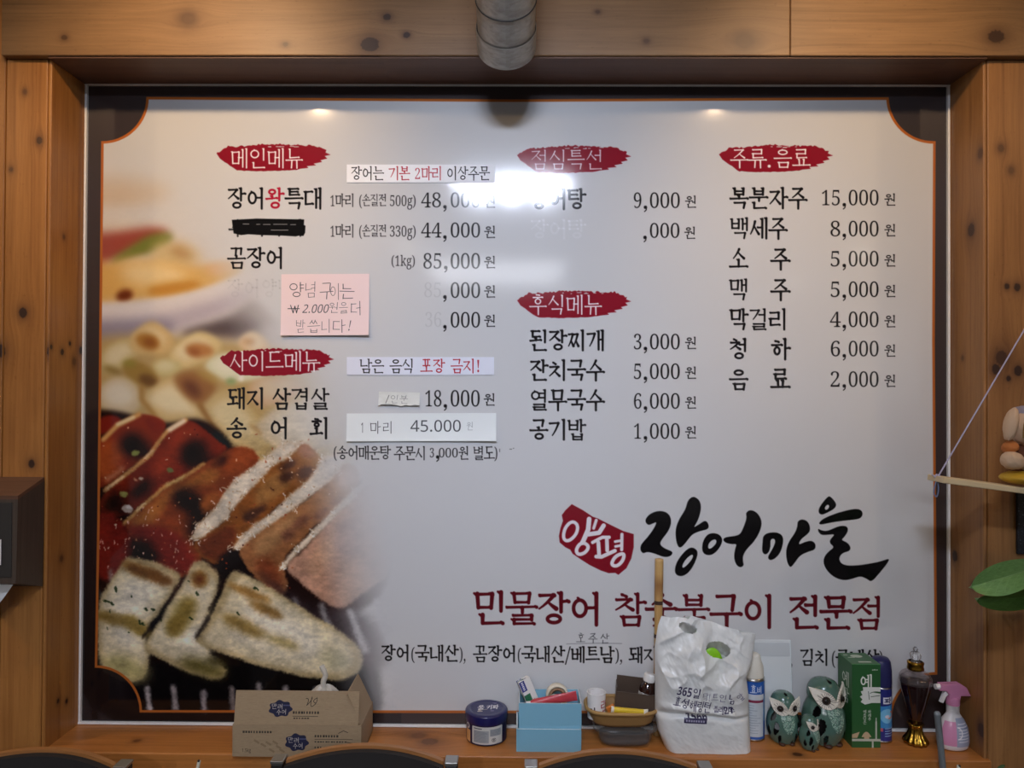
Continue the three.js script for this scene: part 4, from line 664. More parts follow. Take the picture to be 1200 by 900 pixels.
// 3 light blue box and what is in it
{
  const a = sill(605, 880), b = sill(680.5, 880.5), w = b.x - a.x, z1 = a.z + 0.002, d = 0.088, x = (a.x + b.x) / 2, H = 0.105;
  const blue = std(0x84bdd6, 0.6), pale = std(0xdfe7ea, 0.7);
  const t = thing('gift_box', 'light blue open cardboard box standing in its own lid and holding small sundries', 'box', [x, SILL, z1 - d / 2]);
  const lid = new THREE.Group(); lid.name = 'lid'; t.add(lid);
  const wall = (name, ww, hh, px, py, pz, ry, par, th = 0.0022) => { const o = mesh(name, new THREE.BoxGeometry(ww, hh, th), [blue, blue, pale, blue, blue, blue], par); o.position.set(px, py, pz); o.rotation.y = ry; return o; };
  const lh = 0.051; wall('lid_wall', w, lh, 0, lh / 2, d / 2, 0, lid, 0.003); wall('lid_wall', w, lh, 0, lh / 2, -d / 2, 0, lid, 0.003); wall('lid_wall', d, lh, -w / 2 + 0.0015, lh / 2, 0, Math.PI / 2, lid, 0.003); wall('lid_wall', d, lh, w / 2 - 0.0015, lh / 2, 0, Math.PI / 2, lid, 0.003); mesh('lid_base', new THREE.BoxGeometry(w, 0.002, d).translate(0, 0.001, 0), blue, lid);
  const tray = new THREE.Group(); tray.name = 'tray'; tray.position.set(0.0035, 0.003, 0); t.add(tray); const iw = w - 0.006, id = d - 0.009;
  wall('tray_wall', iw, H, 0, H / 2, id / 2, 0, tray); wall('tray_wall', iw, H, 0, H / 2, -id / 2, 0, tray); wall('tray_wall', id, H, -iw / 2, H / 2, 0, Math.PI / 2, tray); wall('tray_wall', id, H, iw / 2, H / 2, 0, Math.PI / 2, tray); mesh('tray_base', new THREE.BoxGeometry(iw, 0.002, id).translate(0, 0.001, 0), pale, tray);
  const up = z1 - d / 2, yb = SILL + 0.006;
  const tapeC = onZ(653, 819, up - 0.015), tr = thing('tape_roll', 'cream roll of adhesive tape with a brown core standing in the light blue box', 'tape roll', [tapeC.x, tapeC.y + 0.006, up - 0.022], 0.05);
  mesh('tape', lathe([[0.02, -0.009], [0.026, -0.009], [0.0265, 0], [0.026, 0.009], [0.02, 0.009], [0.02, -0.009]], 48).rotateX(Math.PI / 2), std(0xe6ddc6, 0.5), tr); mesh('core', lathe([[0.013, -0.009], [0.0198, -0.009], [0.0198, 0.009], [0.013, 0.009], [0.013, -0.009]], 48).rotateX(Math.PI / 2), std(0x9a7a5c, 0.8), tr);
  const rl = onZ(650, 826, up + 0.006), t2 = thing('tape_roll', 'smaller white tape roll in front of the cream roll in the light blue box', 'tape roll', [rl.x, rl.y + 0.003, up + 0.004], 0.1); mesh('tape', lathe([[0.008, -0.007], [0.0185, -0.007], [0.019, 0], [0.0185, 0.007], [0.008, 0.007], [0.008, -0.007]], 48).rotateX(Math.PI / 2), std(0xeceae4, 0.45), t2);
  const g1 = onZ(622, 826, up + 0.03), g2 = onZ(676, 816, up + 0.026), tb = thing('ointment_tube', 'red crimped ointment tube lying across the front of the light blue box', 'tube', [(g1.x + g2.x) / 2, (g1.y + g2.y) / 2, (g1.z + g2.z) / 2 - 0.006]);
  const L2 = g1.distanceTo(g2), red = phys(0xc5404a, 0.35, { clearcoat: 0.3 }); const tg = new THREE.CylinderGeometry(1, 1, L2, 24, 12), tp = tg.attributes.position;
  for (let i = 0; i < tp.count; i++) { const v = tp.getY(i) / L2 + 0.5, fl = 1 - 0.85 * Math.max(0, (v - 0.1) / 0.9); tp.setXYZ(i, tp.getX(i) * 0.0085 * (v < 0.01 ? 0.6 : 1 + v * 0.35), tp.getY(i), tp.getZ(i) * 0.0085 * fl); } tg.computeVertexNormals(); tg.rotateZ(-Math.PI / 2 + Math.atan2(g2.y - g1.y, g2.x - g1.x)); mesh('tube_body', tg, red, tb);
  const cp = mesh('cap', new THREE.CylinderGeometry(0.005, 0.0058, 0.012, 16).rotateZ(Math.PI / 2), std(0xe8e4e2, 0.5), tb); cp.position.set(-L2 / 2 - 0.004, -L2 / 2 * Math.sin(Math.atan2(g2.y - g1.y, g2.x - g1.x)) * 1.05, 0);
  const k1 = onZ(607, 798, up - 0.005), k2 = onZ(621, 827, up - 0.002), kb = thing('slim_carton', 'slim white carton with blue and green ends leaning out of the light blue box', 'carton', [(k1.x + k2.x) / 2 + 0.013, (k1.y + k2.y) / 2 - 0.008, up - 0.012]);
  const kt = labelTex(30, 100, (q) => { q.fillStyle = '#e9e7e4'; q.fillRect(0, 0, 30, 100); q.fillStyle = '#2f3a86'; q.fillRect(0, 0, 13, 30); q.fillStyle = '#e8e8f2'; for (let k = 0; k < 5; k++) q.fillRect(4, 3 + k * 5, 5, 3.4); q.fillStyle = '#2c7350'; q.fillRect(0, 40, 16, 20); q.fillStyle = '#28305c'; q.fillRect(10, 60, 12, 14); }, 6);
  const km = mesh('carton_body', box(0.03, 0.082, 0.02, 0.0012), std(0xffffff, 0.45, { map: kt }), kb); km.rotation.set(-0.15, 0.35, 0.42);
}
// 4 basket on a clear tub, with sundries
{
  const a = sill(699, 877), b = sill(769, 876), z1 = a.z, cx = (a.x + b.x) / 2, w = b.x - a.x, d = 0.1, cz = z1 - d / 2 + 0.008;
  const ring = (W, D, y, e = 3.2) => { const o = []; for (let k = 0; k < 64; k++) { const u = k / 64 * 6.2832, c = Math.cos(u), s = Math.sin(u); o.push([Math.sign(c) * Math.pow(Math.abs(c), 2 / e) * W / 2, y, Math.sign(s) * Math.pow(Math.abs(s), 2 / e) * D / 2]); } return o; };
  const shell = (rings) => { const p = [], ix = [], n = rings[0].length; rings.forEach((r) => r.forEach((q) => p.push(...q))); for (let j = 0; j + 1 < rings.length; j++) for (let k = 0; k < n; k++) { const A = j * n + k, B = j * n + (k + 1) % n; ix.push(A, A + n, B, B, A + n, B + n); } const gg = new THREE.BufferGeometry(); gg.setAttribute('position', new THREE.Float32BufferAttribute(p, 3)); gg.setIndex(ix); gg.computeVertexNormals(); return gg; };
  const disc = (W, D, y) => ring(W, D, y).map((q) => [q[0] * 0.001, y, q[2] * 0.001]);
  const tub = thing('clear_tub', 'clear plastic food tub with a lid standing under the tan basket', 'container', [cx, SILL, cz]);
  const clear = phys(0xf4f6f6, 0.1, { transmission: 0.94, thickness: 0, side: THREE.DoubleSide });
  mesh('tub_body', shell([disc(w, d, 0.001), ring(w * 0.84, d * 0.82, 0.001), ring(w * 0.9, d * 0.88, 0.012), ring(w * 0.97, d * 0.95, 0.036)]), clear, tub);
  mesh('tub_lid', shell([ring(w * 1.0, d * 1.0, 0.034), ring(w * 1.09, d * 1.04, 0.036), ring(w * 1.09, d * 1.04, 0.041), ring(w * 1.0, d * 0.98, 0.046), disc(w, d, 0.046)]), clear, tub);
  const food = mesh('dark_seeds', shell([disc(w, d, 0.003), ring(w * 0.8, d * 0.78, 0.003), ring(w * 0.84, d * 0.82, 0.014), ring(w * 0.7, d * 0.7, 0.019), disc(w, d, 0.021)]), std(0x3a332e, 0.8), tub); food.userData.label = 'dark grainy contents';
  const bx = onZ(727.5, 850, cz).x, by = 0.047, bk = thing('basket', 'tan plastic weave basket with rounded corners on top of the clear tub', 'basket', [bx, SILL + by, cz]), BWD = 0.168, BDD = 0.106, BHT = 0.034;
  const weave = labelTex(120, 60, (q) => { q.fillStyle = '#8f6b3e'; q.fillRect(0, 0, 120, 60); for (let j = 0; j < 12; j++) for (let i = 0; i < 24; i++) { q.fillStyle = (i + j) % 2 ? '#a9834f' : '#7a5730'; q.fillRect(i * 5, j * 5, 4.4, 4.4); } }, 3);
  const tan = std(0xb08a52, 0.55), tanB = std(0x9b7644, 0.6, { bumpMap: weave, bumpScale: 0.002 });
  mesh('basket_body', shell([disc(BWD, BDD, 0.002), ring(BWD * 0.74, BDD * 0.72, 0), ring(BWD * 0.86, BDD * 0.84, 0.008), ring(BWD * 0.97, BDD * 0.96, BHT), ring(BWD * 0.94, BDD * 0.92, BHT), ring(BWD * 0.82, BDD * 0.8, 0.01), disc(BWD, BDD, 0.005)]), tanB, bk);
  mesh('rim', tube(ring(BWD * 0.985, BDD * 0.98, BHT + 0.001).map((p) => V(...p)), 0.0042, 128, 10, true), tan, bk);
  const fy = SILL + by + 0.008;
  const cC = onZ(699, 842, cz + 0.012), cup = thing('paper_cup', 'white cup with red and black lettering in the tan basket', 'cup', [cC.x, fy + 0.002, cz + 0.01], 0.1);
  const ct = labelTex(120, 60, (q) => { q.fillStyle = '#efeeee'; q.fillRect(0, 0, 120, 60); q.save(); q.translate(0, 0); const o = { weight: 0.12, color: '#a81f38' }; drawHangul(q, '램', 66, 14, 20, 34, o); drawHangul(q, '이', 40, 30, 14, 20, { weight: 0.16, color: '#222226' }); q.restore(); }, 5); ct.wrapS = THREE.RepeatWrapping;
  mesh('cup_wall', new THREE.CylinderGeometry(0.0215, 0.0205, 0.058, 40, 1, true, Math.PI).translate(0, 0.03, 0), std(0xffffff, 0.5, { map: ct, side: THREE.DoubleSide }), cup); mesh('cup_rim', new THREE.TorusGeometry(0.0215, 0.0012, 8, 40).rotateX(Math.PI / 2).translate(0, 0.059, 0), M.white, cup); mesh('cup_base', new THREE.CircleGeometry(0.0205, 32).rotateX(-Math.PI / 2).translate(0, 0.002, 0), M.white, cup);
  // dark organiser
  const dC = onZ(744, 843, cz + 0.01), org2 = thing('dark_carton', 'dark brown open-topped carton tilted in the tan basket behind the snack stick', 'carton', [dC.x + 0.004, fy + 0.004, cz - 0.004], -0.12), db = std(0x54463c, 0.35);
  const dw = 0.098, dh = 0.078, dd = 0.048; for (const [ww, hh, x, y, z, ry] of [[dw, dh * 0.74, 0, dh * 0.37, dd / 2, 0], [dw, dh, 0, dh / 2, -dd / 2, 0], [dd, dh * 0.86, -dw / 2, dh * 0.43, 0, Math.PI / 2], [dd, dh * 0.86, dw / 2, dh * 0.43, 0, Math.PI / 2], ]) { const o = mesh('carton_wall', new THREE.BoxGeometry(ww, hh, 0.0025), db, org2); o.position.set(x, y, z); o.rotation.y = ry; } mesh('carton_base', new THREE.BoxGeometry(dw, 0.002, dd).translate(0, 0.001, 0), db, org2); org2.rotation.z = -0.07;
  const bC = onZ(757, 806, cz + 0.005), bot = thing('medicine_bottle', 'small brown glass bottle with a white cap and blank white label, beside the bamboo stick', 'bottle', [bC.x - 0.006, bC.y - 0.053, cz + 0.003], 0.2); bot.rotation.z = -0.2;
  mesh('glass', lathe([[0, 0], [0.0175, 0], [0.0185, 0.003], [0.0185, 0.052], [0.016, 0.06], [0.0115, 0.065], [0.0115, 0.072]], 32), phys(0x2a1410, 0.12, { clearcoat: 0.6 }), bot); mesh('label_band', new THREE.CylinderGeometry(0.0187, 0.0187, 0.026, 32, 1, true).translate(0, 0.03, 0), std(0xb9b7b2, 0.6), bot); mesh('cap', lathe([[0.0125, 0.068], [0.0135, 0.07], [0.0135, 0.083], [0.0115, 0.086], [0, 0.086]], 32), std(0xe9e7e3, 0.5), bot);
  // snack stick
  const s1 = onZ(716, 838, cz + 0.044), s2 = onZ(759, 842, cz + 0.044), Ls = s1.distanceTo(s2), st = thing('snack_stick', 'yellow wrapped snack stick with crimped white ends resting on the basket rim', 'snack', [(s1.x + s2.x) / 2, SILL + by + BHT + 0.007, cz + 0.046]);
  const yt = labelTex(100, 40, (q) => { q.fillStyle = '#e2c02e'; q.fillRect(0, 0, 100, 40); q.fillStyle = '#b88a1c'; for (let k = 0; k < 6; k++) drawHangul(q, '천하장사콘칩'[k], 24 + k * 9, 12, 8, 10, { weight: 0.1, color: '#a8761a' }); q.fillStyle = '#ece6d8'; q.fillRect(0, 0, 12, 40); q.fillRect(93, 0, 7, 40); }, 4);
  const sg = new THREE.CylinderGeometry(1, 1, Ls, 24, 30), sp = sg.attributes.position; for (let i = 0; i < sp.count; i++) { const v = sp.getY(i) / Ls + 0.5, e = Math.min(1, Math.min(v, 1 - v) / 0.1), rz = 0.0065 * (0.15 + 0.85 * e), ry = 0.0065 * (1.25 - 0.25 * e); sp.setXYZ(i, sp.getX(i) * ry, sp.getY(i), sp.getZ(i) * rz); } { const uvv = sg.attributes.uv; for (let i = 0; i < uvv.count; i++) { const u = uvv.getX(i); uvv.setXY(i, uvv.getY(i), (u * 2) % 1); } } sg.computeVertexNormals(); sg.rotateZ(Math.PI / 2 - 0.08).rotateY(0); mesh('wrapper', sg, phys(0xffffff, 0.3, { map: yt, clearcoat: 0.4 }), st);
  const o1 = onZ(717, 828, cz + 0.03), ob = thing('orange_sachet', 'small orange sachet tucked between the cup and the dark carton', 'sachet', [o1.x, SILL + by + 0.032, cz + 0.034], 0.3); mesh('sachet_body', wrinkle(box(0.02, 0.036, 0.006, 0.0025), 0.003), std(0xd07a2c, 0.45), ob); ob.rotation.z = 0.35;
}
// 5 bamboo stick
{
  const z = 0.012, T = onZ(772.5, 655, z), B0 = onZ(769.5, 858, 0.034), Bt = V(B0.x, SILL + 0.001, 0.034), t = thing('bamboo_stick', 'slim bamboo stick with dark bands leaning upright against the menu board', 'bamboo stick', [Bt.x, SILL, Bt.z]);
  const dir = T.clone().sub(Bt).normalize(), Lb = T.distanceTo(Bt), prof = [], ph = 0.0095;
  for (let k = 0; k <= 60; k++) { const v = k / 60; prof.push([ph * (0.92 + 0.12 * v) * (1 + 0.05 * Math.sin(v * 9)), v * Lb]); }
  const q = new THREE.Quaternion().setFromUnitVectors(V(0, 1, 0), dir); t.position.copy(Bt); t.quaternion.copy(q);
  const bt = labelTex(40, 200, (c) => { c.fillStyle = lin2(c, 200); c.fillRect(0, 0, 40, 200); for (let k = 0; k < 160; k++) { c.fillStyle = k % 2 ? 'rgba(120,80,40,.10)' : 'rgba(240,210,160,.12)'; c.fillRect(rr(0, 40), rr(0, 200), 0.6, rr(10, 50)); } }, 3);
  function lin2(c, h) { const gr = c.createLinearGradient(0, 0, 0, h); [[0, '#c9a468'], [0.14, '#c79f62'], [0.2, '#94683a'], [0.27, '#b98f56'], [0.5, '#bf9a5e'], [0.7, '#a87c46'], [0.82, '#b68c52'], [1, '#8f6a3a']].forEach((s) => gr.addColorStop(...s)); return gr; }
  mesh('cane', lathe([...prof, [ph * 0.6, Lb + 0.001], [0.004, Lb + 0.0005], [0.004, Lb - 0.01], [0, Lb - 0.01]], 24), std(0xffffff, 0.45, { map: bt }), t);
  for (const [y0, s] of [[0.925, 1], [0.877, 0.35], [0.75, 1], [0.56, 1], [0.5, 0.4]]) mesh('band', new THREE.CylinderGeometry(ph * 1.05, ph * 1.05, 0.009 * s, 24, 1, true).translate(0, y0 * Lb, 0), std(s === 1 ? 0x3b2417 : 0x6d4a28, 0.5), t);
}

// 6 white carrier bag
{
  const a = sill(780, 884), b = sill(880, 884), z1 = a.z - 0.001, wB = (b.x - a.x), cx = (a.x + b.x) / 2, D = 0.075, t = thing('carrier_bag', 'full white plastic carrier bag with dark violet printing and punched handle holes', 'carrier bag', [cx, SILL, z1 - D / 2]);
  const loc = (px, py, z = D / 2) => { const p = onZ(px, py, z1 - D / 2 + z); return [p.x - cx, p.y - SILL]; };
  const left = [[783, 884], [772, 858], [768.5, 840], [768.5, 800], [768, 760], [772, 735], [776, 724]].map((p) => loc(...p, 0.01)), right = [[880, 884], [879.5, 858], [879, 840], [878, 812], [876, 795], [883, 775], [887, 745]].map((p) => loc(...p, 0.01));
  const edge = (pts, v) => { const y0 = 0, y1 = pts[pts.length - 1][1], y = y0 + v * (y1 - y0); for (let k = 0; k + 1 < pts.length; k++) if (y <= pts[k + 1][1] + 1e-6) { const f = Math.max(0, (y - pts[k][1]) / (pts[k + 1][1] - pts[k][1])); return [pts[k][0] + f * (pts[k + 1][0] - pts[k][0]), y]; } return [pts[pts.length - 1][0], y1]; };
  const holes = [[841, 761, 15, 8.5, 0.15], [806.5, 736, 10.5, 5.2, 0.25]].map(([x, y, rx, ry, an]) => [...loc(x, y, 0.015), rx * PXM(0.09), ry * PXM(0.09), -an]);
  const NU = 130, NV = 150;
  const sheet = (sgn) => {
    const p = [], uv = [], ix = [];
    for (let j = 0; j <= NV; j++) {
      const v = j / NV, l = edge(left, v), r = edge(right, v);
      for (let i = 0; i <= NU; i++) {
        const u = i / NU, x = l[0] + (r[0] - l[0]) * u, hump = 0.012 * Math.sin(Math.PI * Math.min(1, Math.max(0, (u - 0.1) / 0.6))) , y = l[1] + (r[1] - l[1]) * u + (v > 0.75 ? (v - 0.75) * 4 * (hump * 0.9 + 0.006 * (noise(u * 7, 2, 4) - 0.5)) : 0);
        const boxy = Math.max(0, 1 - v / 0.3), puff = Math.pow(Math.max(0, 1 - Math.pow(Math.abs(u * 2 - 1), 3.2 + 7 * boxy)), 0.55), bulge = v < 0.29 ? 1 : 1 + 0.22 * Math.sin((v - 0.29) / 0.5 * 2.2) - Math.max(0, v - 0.5) * 1.75;
        let z = D / 2 * puff * Math.max(0.1, bulge);
        const soft = Math.min(1, Math.max(0, (v - 0.24) / 0.1)), fine = fbm(u * 5 + v * 3, v * 4 - u * 2, sgn > 0 ? 21 : 25) - 0.5, ridge = 1 - Math.abs(2 * noise(u * 3.4 + v * 2.2, v * 4.4 - u * 3.1, 33) - 1), rid2 = 1 - Math.abs(2 * noise(u * 6 - v * 4, v * 7 + u * 3, 37) - 1);
        z += puff * soft * (0.5 + 0.5 * Math.min(1, Math.max(0, (v - 0.46) / 0.12))) * (0.016 * fine + 0.013 * (Math.pow(ridge, 3) - 0.25) + 0.005 * (Math.pow(rid2, 4) - 0.2)) + puff * 0.0022 * (fbm(u * 9, v * 12, 47) - 0.5) * 2;
        if (sgn > 0) { const cr = (y - 0.083 - 0.006 * Math.sin(u * 5)) / 0.006; z -= puff * 0.011 * Math.exp(-cr * cr); const c2 = (y - 0.093 - 0.01 * Math.sin(u * 4 + 1)) / 0.009; z += puff * 0.007 * Math.exp(-c2 * c2); }
        p.push(x, Math.max(0.0008, y), sgn * z); uv.push((x - left[0][0] + 0.04) / (wB + 0.08), y / 0.33);
      }
    }
    for (let j = 0; j < NV; j++) for (let i = 0; i < NU; i++) {
      const k = j * (NU + 1) + i, mx = (p[k * 3] + p[(k + NU + 2) * 3]) / 2, my = (p[k * 3 + 1] + p[(k + NU + 2) * 3 + 1]) / 2;
      if (sgn > 0 && holes.some(([hx, hy, rx, ry, an]) => { const dx = mx - hx, dy = my - hy, c = Math.cos(an), s = Math.sin(an); return ((dx * c + dy * s) / rx) ** 2 + ((-dx * s + dy * c) / ry) ** 2 < 1; })) continue;
      ix.push(...(sgn > 0 ? [k, k + 1, k + NU + 1, k + 1, k + NU + 2, k + NU + 1] : [k, k + NU + 1, k + 1, k + 1, k + NU + 1, k + NU + 2]));
    }
    const gg = new THREE.BufferGeometry(); gg.setAttribute('position', new THREE.Float32BufferAttribute(p, 3)); gg.setAttribute('uv', new THREE.Float32BufferAttribute(uv, 2)); gg.setIndex(ix); gg.computeVertexNormals(); return gg;
  };
  const X0b = a.x - 0.04 - cx, UW = wB + 0.08, pt = labelTex(600, 900, (q) => {
    q.fillStyle = '#eceeec'; q.fillRect(0, 0, 600, 900);
    const put = (px, py) => { const [x, y] = loc(px, py, 0.038); return [(x - left[0][0] + 0.04) / UW * 600, 900 - y / 0.33 * 900]; };
    const at = (px, py, turn, f) => { const [x, y] = put(px, py); q.save(); q.translate(x, y); q.rotate(turn); q.scale(600 / UW * PXM(0.12), 900 / 0.33 * PXM(0.12)); f(); q.restore(); };
    const o = { weight: 0.13, color: '#2c2350' }, thin = { weight: 0.08, color: '#4a4370' };
    at(794.5, 803, 0.16, () => { fit(q, '365', 0, 17, 0, 10.5, o.color, 'sans-serif', 'bold'); drawHangul(q, '일', 18, -0.5, 8, 11, o); });
    at(823, 811, 0.1, () => { drawHangul(q, '탁', 0, 0, 7, 9, thin); fit(q, '!', 8, 9.5, 1, 9, thin.color, 'sans-serif'); drawHangul(q, '트', 11, 0, 8, 9, thin); drawHangul(q, '인', 20, 0, 8, 9, thin); drawHangul(q, '남', 31, -1, 8, 11, o); drawHangul(q, '향', 40, -1.5, 8, 11, o); });
    at(791.5, 816, 0.2, () => { [...'효성해링턴'].forEach((c, i) => drawHangul(q, c, i * 8.7, 0, 8, 11, o)); });
    at(836, 827.5, 0.05, () => { [...'플레이스'].forEach((c, i) => drawHangul(q, c, i * 6.3, 0, 6.4, 6.5, o)); });
    at(844, 829, -0.12, () => { fit(q, '.21', 0, 15, 0, 8, o.color, 'sans-serif', 'bold'); });
    at(863, 816, -0.62, () => { q.fillStyle = '#f2f3f2'; q.fillRect(-6, -4, 17, 15); drawHangul(q, '앞', -1, 0, 8, 9, thin); });
    at(803.5, 835.5, 0.02, () => { fit(q, '1566', 0, 26, 0, 9, o.color, 'sans-serif', 'bold'); });
    at(802, 841.5, 0.03, () => { q.fillStyle = '#2c2350'; q.fillRect(0, 0, 26, 6); q.fillStyle = '#b9b4cc'; for (let k = 0; k < 8; k++) q.fillRect(2 + k * 2.8, 2, 2, 2.4); });
  }, 1.3);
  const filmB = (o) => phys(0xf2f4f2, 0.3, { transmission: 0.12, thickness: 0, side: THREE.DoubleSide, clearcoat: 0.25, clearcoatRoughness: 0.3, ...o });
  mesh('front_sheet', sheet(1), filmB({ color: 0xffffff, map: pt }), t); mesh('back_sheet', sheet(-1), filmB({}), t);
  const gp = onZ(839, 764, z1 - D / 2 + 0.0), gl = thing('green_packet', 'lime green packet showing through the handle hole of the white carrier bag', 'packet', [gp.x - 0.004, gp.y - 0.07, z1 - D / 2 - 0.001]); mesh('packet_body', wrinkle(new THREE.SphereGeometry(1, 32, 24).scale(0.026, 0.044, 0.007).translate(-0.004, 0.036, 0), 0.006), std(0x8fd21e, 0.4), gl);
}
// 7 and 11 spray cans
function sprayCan(name, label, p, r, h, neck, capH, bodyM, capM, capPts) {
  const t = thing(name, label, 'spray can', p);
  mesh('body', new THREE.CylinderGeometry(r, r, h - 0.006, 48, 1, true, Math.PI).translate(0, h / 2, 0), bodyM, t);
  mesh('shoulder', lathe([[r, h - 0.003], [r + 0.0008, h - 0.001], [r * 0.97, h + neck * 0.4], [r * 0.8, h + neck]], 48), M.chrome, t);
  mesh('base_rim', lathe([[0, 0.001], [r - 0.003, 0.0006], [r + 0.0006, 0.001], [r + 0.0006, 0.004], [r, 0.005]], 48), M.chrome, t);
  mesh('cap', lathe(capPts.map(([x, y]) => [x * r, h + neck * 0.3 + y * capH]), 48), capM, t);
  return t;
}
{
  const c = sill(886.5, 869.5), r = 0.0265, w1 = labelTex(166, 140, (q) => {
    q.fillStyle = '#2a5fb4'; q.fillRect(0, 0, 166, 140); q.fillStyle = '#c9d3da'; q.fillRect(40, 38, 56, 94); q.fillStyle = '#d4dadf'; q.fillRect(38, 30, 60, 12); q.fillStyle = '#8b2f4c'; q.fillRect(38, 44, 58, 6); q.fillStyle = '#dfe6f2'; const o = { weight: 0.13, color: '#e6ecf6' }; drawHangul(q, '효', 62, 8, 15, 20, o); drawHangul(q, '비', 78, 10, 12, 17, o); for (let k = 0; k < 12; k++) { q.fillStyle = 'rgba(110,130,150,.5)'; q.fillRect(46, 56 + k * 6, rr(20, 44), 1.4); } q.fillStyle = '#9fd0ea'; q.fillRect(98, 36, 3, 60);
  }, 3); w1.wrapS = THREE.RepeatWrapping;
  const t = sprayCan('spray_can', 'tall blue and pale grey spray can with a white cap right of the carrier bag', [c.x, SILL, c.z - r], r, 0.142, 0.006, 0.055, std(0xffffff, 0.3, { map: w1 }), std(0xe9e4d6, 0.5), [[0.92, 0], [0.92, 0.1], [0.88, 0.5], [0.72, 0.7], [0.62, 0.92], [0.5, 0.98], [0, 1]]);
  t.rotation.y = 0.25;
  const d = sill(1039, 872), r2 = 0.0235, w2 = labelTex(148, 190, (q) => {
    q.fillStyle = '#2a2f7c'; q.fillRect(0, 0, 148, 190); q.fillStyle = '#3f8fd0'; q.beginPath(); q.moveTo(30, 66); q.lineTo(120, 52); q.lineTo(120, 150); q.quadraticCurveTo(80, 128, 30, 150); q.fill(); q.fillStyle = '#7fc4ea'; q.beginPath(); q.ellipse(76, 96, 17, 26, 0, 0, 7); q.fill(); q.strokeStyle = '#d98a74'; q.lineWidth = 5; q.beginPath(); q.arc(80, 92, 13, -1.2, 1.7); q.stroke(); q.fillStyle = '#e4d9e0'; q.beginPath(); q.arc(76, 98, 6, 0, 7); q.fill();
    q.fillStyle = '#e9eaf4'; q.fillRect(66, 28, 24, 24); const o = { weight: 0.16, color: '#23265c' }; drawHangul(q, '파', 69, 31, 18, 18, o); q.fillStyle = '#c05a6a'; q.fillRect(58, 140, 8, 12); q.fillStyle = '#9cc4ea'; for (let k = 0; k < 4; k++) q.fillRect(70, 140 + k * 9, 28, 2.4);
  }, 2.5); w2.wrapS = THREE.RepeatWrapping;
  const t2 = sprayCan('spray_can', 'dark blue spray can half hidden behind the green carton, light blue picture on its front', [d.x - 0.001, SILL, d.z - r2 - 0.002], r2, 0.128, 0.003, 0.066, std(0xffffff, 0.3, { map: w2 }), std(0x25265a, 0.4), [[1.0, 0], [1.02, 0.1], [1.0, 0.55], [0.9, 0.85], [0.7, 0.96], [0, 1]]);
  t2.rotation.y = 0.1;
}
// 8 clear panel leaning on the board
{
  const A = onZ(886, 750, 0.004), B = onZ(926, 751, 0.004), C = sill(906, 862), w = 0.1, h = A.y - SILL + 0.002, t = thing('acrylic_panel', 'frosted acrylic panel leaning on the board behind the tall blue and grey can', 'panel', [B.x - w / 2, SILL, 0.024]);
  const ac = phys(0xf6fafa, 0.35, { transmission: 0.25, thickness: 0 });
  t.rotation.x = -Math.atan2(0.019, h);
  mesh('sheet', box(w, h, 0.003, 0.001, 0, h / 2, 0), ac, t); mesh('top_band', box(w - 0.006, 0.032, 0.001, 0.0004, 0, h - 0.022, 0.0022), phys(0xdfe4e6, 0.4, { transmission: 0.2, thickness: 0 }), t);
  mesh('bright_edge', box(0.003, h, 0.004, 0.001, w / 2 - 0.001, h / 2, 0), std(0xe6eeee, 0.2), t);
}
